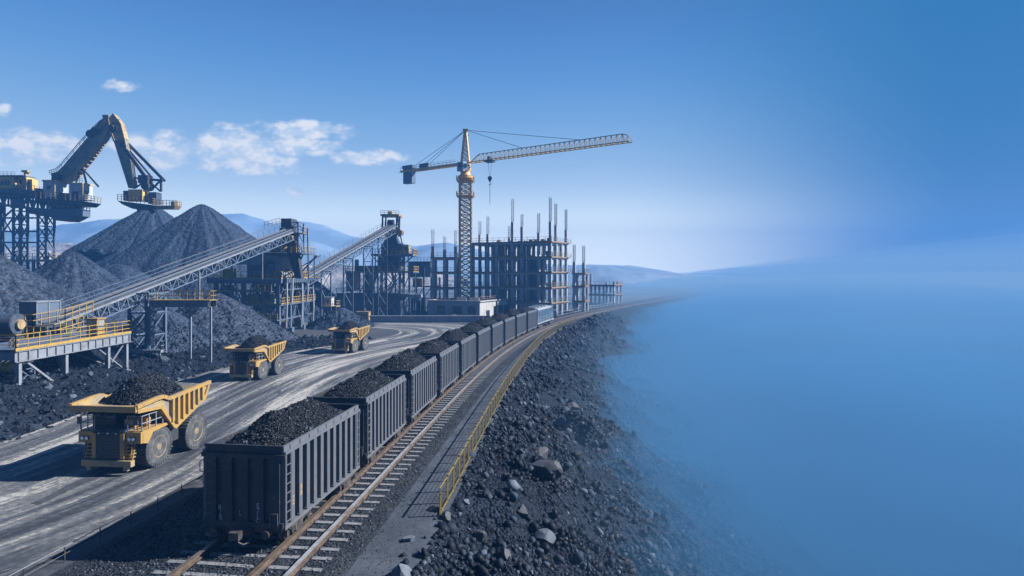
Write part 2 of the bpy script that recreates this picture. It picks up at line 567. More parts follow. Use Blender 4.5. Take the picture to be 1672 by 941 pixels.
# ground of the yard and of the plain beyond, haul road, side path
m, t, b = new_mat('yard_ground')
co = t.n('ShaderNodeTexCoord').outputs['Object']
sx = t.n('ShaderNodeSeparateXYZ', i_0=co)
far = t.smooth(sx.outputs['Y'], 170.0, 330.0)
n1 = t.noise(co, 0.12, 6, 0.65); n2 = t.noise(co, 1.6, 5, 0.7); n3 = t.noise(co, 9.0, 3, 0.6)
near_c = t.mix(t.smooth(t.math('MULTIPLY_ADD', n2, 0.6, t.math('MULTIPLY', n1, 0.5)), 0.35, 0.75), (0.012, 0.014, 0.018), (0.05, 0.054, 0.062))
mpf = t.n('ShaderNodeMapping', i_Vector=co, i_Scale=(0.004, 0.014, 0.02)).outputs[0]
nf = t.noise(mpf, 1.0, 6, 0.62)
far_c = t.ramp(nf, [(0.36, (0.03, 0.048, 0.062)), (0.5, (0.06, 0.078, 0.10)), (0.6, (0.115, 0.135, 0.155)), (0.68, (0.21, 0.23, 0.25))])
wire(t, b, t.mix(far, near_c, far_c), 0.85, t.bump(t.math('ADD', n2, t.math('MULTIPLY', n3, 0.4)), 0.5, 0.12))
yard_m = m

m, t, b = new_mat('haul_road')
uv = t.n('ShaderNodeTexCoord').outputs['UV']
m1 = t.n('ShaderNodeMapping', i_Vector=uv, i_Scale=(0.55, 0.035, 1)).outputs[0]
m2 = t.n('ShaderNodeMapping', i_Vector=uv, i_Scale=(1.5, 0.07, 1)).outputs[0]
m3 = t.n('ShaderNodeMapping', i_Vector=uv, i_Scale=(7.0, 0.5, 1)).outputs[0]
m4 = t.n('ShaderNodeMapping', i_Vector=uv, i_Scale=(0.12, 0.03, 1)).outputs[0]
a1 = t.noise(m1, 1.0, 4, 0.55, 0.15); a2 = t.noise(m2, 1.0, 4, 0.6, 0.25); a3 = t.noise(m3, 1.0, 3, 0.6, 0.3); a4 = t.noise(m4, 1.0, 3, 0.5)
fine = t.noise(uv, 3.0, 6, 0.72)
k = t.math('ADD', t.math('MULTIPLY', a1, 0.55), t.math('MULTIPLY', a2, 0.42))
k = t.math('ADD', k, t.math('MULTIPLY', a3, 0.17))
k = t.math('ADD', k, t.math('MULTIPLY', a4, 0.35))
k = t.math('ADD', k, t.math('MULTIPLY', fine, 0.34))
c = t.ramp(k, [(0.78, (0.012, 0.014, 0.019)), (0.86, (0.040, 0.045, 0.055)), (0.94, (0.11, 0.111, 0.113)), (1.0, (0.29, 0.278, 0.26))])
wire(t, b, c, 0.85, t.bump(t.math('ADD', t.math('MULTIPLY', a3, 0.8), t.math('ADD', t.math('MULTIPLY', fine, 0.6), a2)), 0.55, 0.12))
road_m = m

m, t, b = new_mat('service_path')
co = t.n('ShaderNodeTexCoord').outputs['Object']
n1 = t.noise(co, 0.5, 5, 0.65); n2 = t.noise(co, 5.0, 5, 0.7)
vo = t.n('ShaderNodeTexVoronoi', i_Scale=0.85, feature='DISTANCE_TO_EDGE')
t.t.links.new(t.mix(0.9, co, t.n('ShaderNodeTexNoise', i_Scale=1.2).outputs['Color'], 'ADD'), vo.inputs['Vector'])
crk = t.smooth(vo.outputs['Distance'], 0.0, 0.02)
c = t.mix(t.smooth(t.math('MULTIPLY_ADD', n2, 0.4, t.math('MULTIPLY', n1, 0.7)), 0.4, 0.75), (0.0189, 0.0250, 0.0363), (0.0504, 0.0630, 0.0836))
c = t.mix(t.math('MAXIMUM', crk, t.smooth(t.noise(co, 0.35, 3), 0.35, 0.6)), (0.02, 0.022, 0.027), c)
c = t.mix(t.math('MULTIPLY', t.smooth(t.noise(co, 0.9, 4, 0.7), 0.66, 0.74), 0.5), c, (0.16, 0.12, 0.04))
wire(t, b, c, 0.85, t.bump(n2, 0.4, 0.05))
path_m = m

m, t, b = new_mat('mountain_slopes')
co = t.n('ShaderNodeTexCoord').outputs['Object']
wire(t, b, t.mix(t.smooth(t.noise(co, 0.02, 6, 0.65), 0.35, 0.7), (0.12, 0.185, 0.265), (0.20, 0.27, 0.35)), 0.9)  # slopes lightened and blued, distance haze put into their colour
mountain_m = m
m, t, b = new_mat('pale_quarry_rock')
co = t.n('ShaderNodeTexCoord').outputs['Object']
wire(t, b, t.mix(t.smooth(t.noise(co, 0.08, 6, 0.7), 0.38, 0.62), (0.06, 0.07, 0.08), (0.33, 0.30, 0.28)), 0.9, t.bump(t.noise(co, 0.3, 5, 0.7), 0.8, 2.0))
quarry_m = m


def volume_mat(name, color, density, aniso=0.0):
    m = bpy.data.materials.new(name); m.use_nodes = True
    m.node_tree.nodes.clear()
    t = NT(m.node_tree)
    out = t.n('ShaderNodeOutputMaterial')
    v = t.n('ShaderNodeVolumePrincipled')
    v.inputs['Color'].default_value = (*color, 1)
    v.inputs['Density'].default_value = density
    v.inputs['Anisotropy'].default_value = aniso
    m.node_tree.links.new(v.outputs[0], out.inputs['Volume'])
    return m
# ------------------------------------------------------------------ camera, light, sky
cam = bpy.data.cameras.new('camera'); camo = bpy.data.objects.new('camera', cam); COL.objects.link(camo)
camo.location = (0, 0, CAMZ); camo.rotation_euler = (R(90), 0, 0)
cam.sensor_width = 36.0; cam.lens = F / 1672 * 36; cam.shift_y = -25.5 / 1672
cam.clip_start = 0.1; cam.clip_end = 20000
SC.camera = camo

SUN_EL, SUN_AZ = 36.5, 83.0     # azimuth clockwise from +Y
sl = bpy.data.lights.new('sun', 'SUN'); so = bpy.data.objects.new('sun', sl); COL.objects.link(so)
sl.energy = 5.0; sl.angle = R(0.5); sl.color = (1.0, 0.975, 0.94)
sd = Vector((math.sin(R(SUN_AZ)) * math.cos(R(SUN_EL)), math.cos(R(SUN_AZ)) * math.cos(R(SUN_EL)), math.sin(R(SUN_EL))))
so.rotation_euler = sd.to_track_quat('Z', 'Y').to_euler()
so.location = (60, 20, 80)

w = bpy.data.worlds.new('World'); SC.world = w; w.use_nodes = True
w.node_tree.nodes.clear()
t = NT(w.node_tree)
wo = t.n('ShaderNodeOutputWorld'); bg = t.n('ShaderNodeBackground', i_Strength=0.05)
sky = t.n('ShaderNodeTexSky'); sky.sky_type = 'NISHITA'; sky.sun_disc = False
sky.sun_elevation = R(SUN_EL); sky.sun_rotation = R(SUN_AZ); sky.air_density = 1.0; sky.dust_density = 0.6; sky.ozone_density = 2.0
d = t.n('ShaderNodeTexCoord').outputs['Generated']
s = t.n('ShaderNodeSeparateXYZ', i_0=d)
dx, dy, dz = s.outputs
dyc = t.math('MAXIMUM', dy, 0.02)
u = t.math('DIVIDE', dx, dyc); v = t.math('DIVIDE', dz, dyc)
# own colour of the clear sky: deep overhead, milky towards the horizon, a deep blue tint added on the right to carry the colour fade
el = t.math('DIVIDE', dz, t.math('SQRT', t.math('ADD', t.math('MULTIPLY', dx, dx), t.math('MULTIPLY', dy, dy))))
_p = np.array([q[0] for q in SKY_GRAD]); _c = np.log(np.array([q[1] for q in SKY_GRAD]))
_m = np.gradient(_c, _p, axis=0)


def _hermite(x):
    i = int(np.clip(np.searchsorted(_p, x) - 1, 0, len(_p) - 2)); h = _p[i + 1] - _p[i]; f = (x - _p[i]) / h
    y = (1 + 2 * f) * (1 - f) ** 2 * _c[i] + f * (1 - f) ** 2 * h * _m[i] + f * f * (3 - 2 * f) * _c[i + 1] + f * f * (f - 1) * h * _m[i + 1]
    return tuple(np.exp(y))


grad = t.ramp(t.math('MULTIPLY', el, 0.5), [(float(x), _hermite(x)) for x in np.concatenate([np.linspace(0, .24, 24), [.3, .37, .45, .6, .8, 1.0]])])
skyc = t.mix(0.9, sky.outputs[0], grad)
az = t.math('ARCTAN2', dx, dy)
side = t.math('MULTIPLY', t.smooth(az, R(7.5), R(37)), t.smooth(dy, -0.2, 0.3))
skyc = t.mix(t.math('MULTIPLY', side, 0.93), skyc, SKY_SIDE)
skyc = t.mix(t.math('MULTIPLY', t.smooth(t.math('MULTIPLY', dy, -1.0), -0.3, 0.3), 0.9), skyc, (0.15, 0.55, 1.7))  # unseen sky behind the camera darkened to deepen the shade
skyc = t.mix(t.smooth(t.math('MULTIPLY', dz, -1.0), 0.0, 0.05), skyc, (0.15, 0.25, 0.5))
# fair-weather cumulus
CL = [(40, 240, .105, .034), (262, 244, .095, .032), (385, 243, .085, .046), (430, 269, .072, .022), (505, 214, .08, .020),
      (495, 239, .07, .019), (605, 258, .066, .016), (188, 141, .055, .016), (485, 311, .022, .011), (4, 181, .024, .016)]
mask = None
for (px, py, a, b_) in CL:
    e1 = t.math('DIVIDE', t.math('SUBTRACT', u, (px - CX) / F), a)
    e2 = t.math('DIVIDE', t.math('SUBTRACT', v, (HY - py) / F), b_)
    q = t.math('SUBTRACT', 1.0, t.math('ADD', t.math('MULTIPLY', e1, e1), t.math('MULTIPLY', e2, e2)))
    q = t.math('ADD', q, {188: -0.45, 4: -0.35, 485: -0.3}.get(px, 0.0))
    mask = q if mask is None else t.math('MAXIMUM', mask, q)
cv = t.n('ShaderNodeCombineXYZ', i_0=u, i_1=t.math('MULTIPLY', v, 1.7), i_2=0.3).outputs[0]
cn = t.noise(cv, 26.0, 7, 0.6)
dens = t.math('ADD', t.math('MULTIPLY', mask, 0.9), t.math('MULTIPLY', t.math('SUBTRACT', cn, 0.5), 2.4))
dens = t.math('MULTIPLY', t.smooth(dens, -0.05, 0.85), t.smooth(mask, -1.0, 0.35))
cn2 = t.noise(t.n('ShaderNodeMapping', i_Vector=cv, i_Location=(-0.012, -0.02, 0)).outputs[0], 26.0, 7, 0.6)
shade = t.smooth(t.math('SUBTRACT', cn, cn2), -0.12, 0.12)
cc = t.mix(shade, CLOUD_LO, CLOUD_HI)
skyc = t.mix(t.math('MULTIPLY', t.math('MULTIPLY', dens, 0.92), t.smooth(dy, 0.05, 0.2)), skyc, cc)
w.node_tree.links.new(skyc, bg.inputs['Color'])
w.node_tree.links.new(bg.outputs[0], wo.inputs['Surface'])

SC.view_settings.view_transform = 'Standard'; SC.view_settings.look = 'None'
SC.view_settings.exposure = 1.35; SC.view_settings.gamma = 1.0
SC.view_settings.use_curve_mapping = False
SC.render.engine = 'CYCLES'
SC.cycles.use_denoising = True
SC.cycles.max_bounces = 6; SC.cycles.diffuse_bounces = 2; SC.cycles.glossy_bounces = 2; SC.cycles.volume_bounces = 1
SC.cycles.transparent_max_bounces = 8
SC.cycles.sample_clamp_indirect = 6

# ------------------------------------------------------------------ ground: yard, pit slope and plain in one sheet
PIT = -46.0


def slope_z(off, X, Y):
    """height of the ground at a distance beyond the rim"""
    dep = np.interp(Y, [-100, 380, 620], [1, 1, 0.0])
    base = np.where(off < 0, 0, -np.minimum(off * 0.62, 8 + off * 0.54))
    base = np.maximum(base, PIT)
    amp = np.clip(off / 2.5, 0, 1)
    big = fbm(X / 9.0 + 3, Y / 9.0, 0, 3) * 1.1
    mid = fbm(X / 2.6, Y / 2.6 + 7, 0, 3) * 0.48
    rid = (0.5 - np.abs(fbm(X / 5.0 + 40, Y / 7.0, 0, 3))) * 1.1
    return (base + amp * (big + mid + rid * 0.9)) * dep


ys = [-900, -300, -70, -40, -20, -8, 0, 4, 8]
while ys[-1] < 1000:
    ys.append(ys[-1] + max(0.33, 0.012 * ys[-1] if ys[-1] < 260 else 0.06 * ys[-1]))
ys = np.array(ys)
offs = np.concatenate([-np.geomspace(2600, 22, 22), np.linspace(-20, -1, 12), [-0.3], np.arange(0, 40, 0.4), np.geomspace(40.5, 90, 26), [140, 240, 500, 1100, 2600]])
OFF, YY = np.meshgrid(offs, ys)
XX = rim(YY) + OFF
ZZ = np.where(OFF >= 0, slope_z(OFF, XX, YY), 0.0)
ZZ = np.where((OFF < 0) & (YY > 300), np.clip((YY - 300) / 400, 0, 1) * fbm(XX / 160, YY / 160, 0, 3) * 5.0, ZZ)
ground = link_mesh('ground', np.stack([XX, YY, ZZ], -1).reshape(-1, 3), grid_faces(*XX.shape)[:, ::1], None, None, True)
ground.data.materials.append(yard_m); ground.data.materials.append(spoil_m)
cols = np.tile((offs[:-1] >= -0.35).astype(np.int32), len(ys) - 1)
ground.data.polygons.foreach_set('material_index', cols)
tag(ground, 'dark gritty ground of the yard with the stony pit slope falling away on the right', None, None, 'structure')


def ground_z(x, y):
    off = np.asarray(x, float) - rim(y)
    return np.where(off >= 0, slope_z(off, np.asarray(x, float), np.asarray(y, float)), 0.0)


def strip(name, rows, mat, label, uvscale=1.0, smooth=True):
    """a sheet from rows of cross-sections; u in metres across, v in metres along"""
    A = np.array(rows, float)
    nr, nc = A.shape[:2]
    du = np.linalg.norm(np.diff(A, axis=1), axis=2); uu = np.concatenate([np.zeros((nr, 1)), np.cumsum(du, 1)], 1)
    mid = A[:, nc // 2]
    vv = np.concatenate([[0], np.cumsum(np.linalg.norm(np.diff(mid, axis=0), axis=1))])
    uvs = np.stack([uu, np.repeat(vv[:, None], nc, 1)], -1).reshape(-1, 2)
    o = link_mesh(name, A.reshape(-1, 3), grid_faces(nr, nc), mat, None, smooth, uvs)
    tag(o, label, None, None, 'structure')
    return o


# haul road
LE = np.array([(-46, 2), (-40, 14), (-35, 26), (-32.5, 37), (-33, 50), (-33, 67), (-30, 83), (-24, 95), (-20.5, 104), (-20.5, 111), (-25, 117), (-36, 121), (-70, 124)], float)
RE = np.array([(-19.5, 2), (-18.3, 14), (-17.2, 24), (-16.4, 33), (-15.2, 45), (-13.6, 60), (-11.6, 75), (-9.2, 90), (-6.2, 104), (-4.5, 117), (-8, 127.5), (-24, 130.2), (-70, 133)], float)


def spline(P, n):
    P = np.asarray(P, float); k = np.linspace(0, len(P) - 1, n)
    i = np.clip(k.astype(int), 0, len(P) - 2); f = (k - i)[:, None]
    p0 = P[np.maximum(i - 1, 0)]; p1 = P[i]; p2 = P[i + 1]; p3 = P[np.minimum(i + 2, len(P) - 1)]
    return 0.5 * (2 * p1 + (p2 - p0) * f + (2 * p0 - 5 * p1 + 4 * p2 - p3) * f ** 2 + (3 * p1 - p0 - 3 * p2 + p3) * f ** 3)


le, re = spline(LE, 160), spline(RE, 160)
rows = []
for a, b_ in zip(le, re):
    row = []
    for k in np.linspace(0, 1, 40):
        p = a + (b_ - a) * k
        z = 0.03 + 0.03 * math.sin(k * 26) * 0.5
        row.append((p[0], p[1], z))
    rows.append(row)
A = np.array(rows)
A[:, :, 2] += fbm(A[:, :, 0] / 2.2, A[:, :, 1] / 5.0, 0, 3) * 0.02
strip('haul_road', A, road_m, 'wide dusty haul road streaked with pale tyre tracks')

# ballast bed, side path
rows = []
for s_ in np.arange(s_of_y(4), s_of_y(330), 0.9):
    rows.append([(*track(s_, o)[0][:2], z) for o, z in ((-8.7, 0.02), (-7.6, 0.05), (-6.2, 0.09), (-5.6, 0.145), (-4, 0.15), (-2.5, 0.15), (-1, 0.15), (0.9, 0.15), (1.35, 0.09), (1.75, 0.02))])
A = np.array(rows)
A[:, 1:-1, 2] += fbm(A[:, 1:-1, 0] * 0.8, A[:, 1:-1, 1] * 0.8, 0, 2) * 0.015
strip('ballast_bed', A, ballast_m, 'dark stone ballast bed under the railway track')
rows = []
for y_ in np.concatenate([np.arange(4, 120, 1.0), np.arange(120, 300, 4.0)]):
    a = float(tx(y_)) + 1.68; b_ = float(rim(y_)) - 0.05
    rows.append([(a + (b_ - a) * k, y_, 0.012 + 0.012 * math.sin(k * 3.14)) for k in np.linspace(0, 1, 7)])
strip('service_path', rows, path_m, 'cracked grey service path between the track and the yellow fence')

# ------------------------------------------------------------------ mountains and pale hills far off
RP = [(-900, 400), (-400, 372), (-150, 380), (0, 372), (90, 360), (200, 350), (330, 352), (400, 344), (440, 353), (478, 349), (530, 362), (580, 379), (625, 386), (680, 399), (730, 388), (775, 397), (830, 424), (960, 428), (1020, 429), (1080, 437), (1130, 446), (1260, 455), (2600, 455)]


def ridge(name, Y0, half, prof, label, mat, nx=260, ny=26, rough=0.1, x0=-900, x1=2400, seed=0.0):
    px = np.linspace(x0, x1, nx)
    top = np.interp(px, [p[0] for p in prof], [p[1] for p in prof])
    H = CAMZ + (HY - top) / F * Y0
    X = (px - CX) / F * Y0
    k = np.linspace(-1, 1, ny)
    XX, KK = np.meshgrid(X, k)
    HH = np.repeat(H[None], ny, 0)
    YY = Y0 + KK * half
    fall = (1 - np.abs(KK)) ** 0.8
    rg = fbm(XX / (half * 0.35) + seed, YY / (half * 0.35), 0, 5)
    Z = HH * fall * (1 + rough * 2.2 * rg * (np.abs(KK) * 1.6 + 0.12)) + rough * HH * 0.25 * vnoise(XX / (half * 0.12), YY / (half * 0.12)) * fall - 3
    o = link_mesh(name, np.stack([XX, YY, Z], -1).reshape(-1, 3), grid_faces(ny, nx), mat, None, True)
    return tag(o, label, None, None, 'structure')


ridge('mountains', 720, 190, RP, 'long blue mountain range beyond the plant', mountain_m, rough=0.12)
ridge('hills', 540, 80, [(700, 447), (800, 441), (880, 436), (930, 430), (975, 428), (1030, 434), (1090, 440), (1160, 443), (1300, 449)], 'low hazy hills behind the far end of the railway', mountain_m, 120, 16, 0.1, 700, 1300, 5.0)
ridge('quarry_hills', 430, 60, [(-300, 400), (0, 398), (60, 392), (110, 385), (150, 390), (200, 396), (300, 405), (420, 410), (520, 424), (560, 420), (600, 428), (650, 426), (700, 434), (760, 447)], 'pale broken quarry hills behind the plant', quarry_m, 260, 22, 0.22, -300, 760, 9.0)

# ------------------------------------------------------------------ air
hz = MB(); hz.bx(-2900, 3600, -1000, 1120, -48.0, 86.0)
haze = hz.build('haze', volume_mat('haze_air', HAZE_COL, HAZE_DEN))
tag(haze, 'thin blue haze in the air over the whole plant', None, None, 'stuff')

# blue mist added to make the flat colour fade on the right: a deep thin bank that rises away to the right, and a dense layer low on the slope
def mist(name, offs_, zs_, den, label, amp, grow, col):
    fo = np.concatenate([np.linspace(offs_[0], 60, 40), [75, 95, 130, 200, 300, 400, 560, 900, 1900]])
    fo = fo[fo <= offs_[-1]]
    fz = np.interp(fo, offs_, zs_)
    fy = np.concatenate([np.linspace(-60, 0, 6), np.linspace(4, 260, 80), np.geomspace(275, 1050, 14)])
    FO, FY = np.meshgrid(fo, fy)
    FX = np.minimum(rim(FY), np.where(FY > 70, 0.25 * FY - np.clip((FY - 70) / 120, 0, 1) * 70, 1e6)) + FO * np.interp(FY, [0, 30, 160, 400], [0.95, 1.0, grow, grow * 1.3])
    FZ = np.repeat(fz[None], len(fy), 0)
    FZ = FZ + fbm(FX / 12, FY / 18, 0, 3) * amp * np.clip((FO - offs_[0] - 2) / 8, 0, 1) * np.clip((90 - FO) / 40, 0.1, 1)
    n = FX.size
    top = np.stack([FX, FY, FZ], -1).reshape(-1, 3)
    bot = top.copy(); bot[:, 2] = -47.0
    gf = grid_faces(*FX.shape)
    nr, nc = FX.shape
    idx = np.arange(n).reshape(nr, nc)
    ring = np.concatenate([idx[0, :-1], idx[:-1, -1], idx[-1, :0:-1], idx[:0:-1, 0]])
    ring2 = np.roll(ring, -1)
    sidef = np.stack([ring, ring + n, ring2 + n, ring2], -1)
    o = link_mesh(name, np.concatenate([top, bot]), np.concatenate([gf, gf[:, ::-1] + n, sidef]), volume_mat(name, col, den, 0.0))
    tag(o, label, None, None, 'stuff')


mist('added_mist_bank', FOG_OFF, FOG_Z, FOG_DEN, 'deep added bank of blue mist making the colour fade on the right', 0.6, 1.3, FOG_COL)
mist('added_mist_bank', [1, 20, 45, 90, 180, 1900], [-2.0, 1.0, 7.0, 16.0, 26.0, 28.0], 0.0015, 'thin middle layer of pale mist added for the fade on the right', 0.4, 1.25, FOG_COL)
mist('added_mist_bank', [1, 25, 60, 120, 300, 1900], [-2.2, 0.5, 9.0, 22.0, 56.0, 62.0], 0.0007, 'thinnest and tallest layer of mist, added for the fade on the right', 0.3, 1.2, FOG_COL)
mist('added_low_mist', MIST_OFF, MIST_Z, MIST_DEN, 'dense blue mist added low against the pit slope for the fade', 0.7, 1.9, MIST_COL)
# ------------------------------------------------------------------ railway track
RT = 0.38          # height of the rail tops
RAILS = [(-4.0, 'left', 'rusty rail left of the wagons, mostly in the shade of the train', rail_dull_m),
         (-1.25, 'mid', 'rusty brown rail under the right wheels of the coal wagons', rail_dull_m),
         (0.0, 'right', 'bright polished rail beside the train, nearest to the path', rail_head_m)]
prof = [(-0.09, 0), (0.09, 0), (0.09, 0.025), (0.018, 0.04), (0.018, 0.125), (0.06, 0.135), (0.06, 0.175), (-0.06, 0.175), (-0.06, 0.135), (-0.018, 0.125), (-0.018, 0.04), (-0.09, 0.025)]
ss = np.concatenate([np.arange(s_of_y(6), s_of_y(140), 1.0), np.arange(s_of_y(140), s_of_y(330), 4.0)])
for off, _n, lab, hm in RAILS:
    v = []
    for s_ in ss:
        p, _a = track(s_, off)
        q, _b = track(s_, off + 1)
        e = (q - p)
        for a, h in prof:
            v.append((p.x + e.x * a * 1.5, p.y + e.y * a * 1.5, RT - 0.175 + h))
    k = len(prof)
    f = []
    for i in range(len(ss) - 1):
        for j in range(k):
            f.append((i * k + j, i * k + (j + 1) % k, (i + 1) * k + (j + 1) % k, (i + 1) * k + j))
    f.append(tuple(range(k - 1, -1, -1)))
    o = link_mesh('rail', np.array(v), f, rail_rust)
    o.data.materials.append(hm)
    for pl in o.data.polygons[:-1]:
        j = pl.index % k
        if j == 6:
            pl.material_index = 1
    tag(o, lab, 'rail', 'rails of the railway track')

SL = [(-0.5, 0.0), (0.5, 0.0)]
mb = MB()
mb.prism([(-0.15, 0), (0.15, 0), (0.115, 0.13), (-0.115, 0.13)], -2.95, -0.6)     # waisted concrete sleeper: three rail seats
mb.prism([(-0.14, 0), (0.14, 0), (0.105, 0.115), (-0.105, 0.115)], -0.6, 0.6)
mb.prism([(-0.15, 0), (0.15, 0), (0.115, 0.13), (-0.115, 0.13)], 0.6, 2.95)
sl0 = mb.build('sleeper', sleeper_m)
cm = MB()
for x in (-1.95, 0.8, 2.05):
    for sx_ in (-1, 1):
        cm.bx(x + sx_ * 0.13 - 0.06, x + sx_ * 0.13 + 0.06, -0.09, 0.09, 0.128, 0.165)
        cm.tube((x + sx_ * 0.17, -0.1, 0.17), (x + sx_ * 0.15, 0.1, 0.18), 0.018, 5)
clip0 = cm.build('rail_clip', iron, sl0)
k = 0
s_ = s_of_y(18.0)
while s_ < s_of_y(190):
    p, a = track(s_, -2.05)
    if k == 0:
        o = sl0; c = clip0
    else:
        o = sl0.copy(); COL.objects.link(o)
        if k < 60:
            c = clip0.copy(); COL.objects.link(c); c.parent = o
    o.location = (p.x, p.y, RT - 0.175 - 0.142 + random.uniform(-0.006, 0.006)); o.rotation_euler = (0, 0, a + random.uniform(-0.012, 0.012))
    tag(o, 'pale concrete sleeper laid across the ballast under the three rails', 'sleeper', 'sleepers of the railway track')
    s_ += 0.80; k += 1

# loose stones of the ballast, near enough to be told apart
rr = np.random.default_rng(5)
P_, S_ = [], []
nb = 17000
sv = s_of_y(18) + (s_of_y(58) - s_of_y(18)) * rr.random(nb) ** 1.7
ov = np.where(rr.random(nb) < .9, rr.uniform(-8.3, 1.7, nb), rr.uniform(1.6, 3.8, nb))
for s1, o1 in zip(sv, ov):
    p, _a = track(s1, o1)
    z = np.interp(o1, [-8.7, -7.6, -6.2, -5.6, 0.9, 1.35, 1.75], [0.02, 0.05, 0.09, 0.15, 0.15, 0.09, 0.02])
    P_.append((p.x, p.y, z + 0.004)); S_.append(rr.uniform(0.03, 0.068) * (1 if o1 < 1.6 else .5))
v, f = lumps(np.array(P_), np.array(S_), rr, 0.7)
o = link_mesh('ballast_gravel', v, f, ballast_stones)
tag(o, 'loose dark ballast stones around the sleepers and rails', None, None, 'stuff')


# ------------------------------------------------------------------ coal wagons
WL, WW, ZB, ZT = 7.5, 3.2, 0.62, 3.76      # body length, width, bottom and top above the rail


def text_mesh(s_, size):
    cu = bpy.data.curves.new('lettering', 'FONT'); cu.body = s_; cu.size = size; cu.align_x = 'CENTER'; cu.resolution_u = 2
    o = bpy.data.objects.new('lettering', cu); COL.objects.link(o)
    bpy.context.view_layer.update()
    me = o.to_mesh()
    v = [tuple(p.co) for p in me.vertices]; f = [tuple(p.vertices) for p in me.polygons]
    o.to_mesh_clear()
    bpy.data.objects.remove(o); bpy.data.curves.remove(cu)
    return v, f


def make_wheelset(mb, y, g=1.375, r=0.36):
    for sx_ in (-1, 1):
        mb.lathe([(-0.07 * sx_, r + 0.04), (-0.035 * sx_, r + 0.04), (-0.03 * sx_, r), (0.08 * sx_, r - 0.008), (0.08 * sx_, r * 0.72), (0.03 * sx_, r * 0.62), (0.03 * sx_, r * 0.3), (0.09 * sx_, r * 0.22)], (sx_ * g, y, r), 'X', 22)
    mb.tube((-g - 0.15, y, r), (g + 0.15, y, r), 0.07, 8)


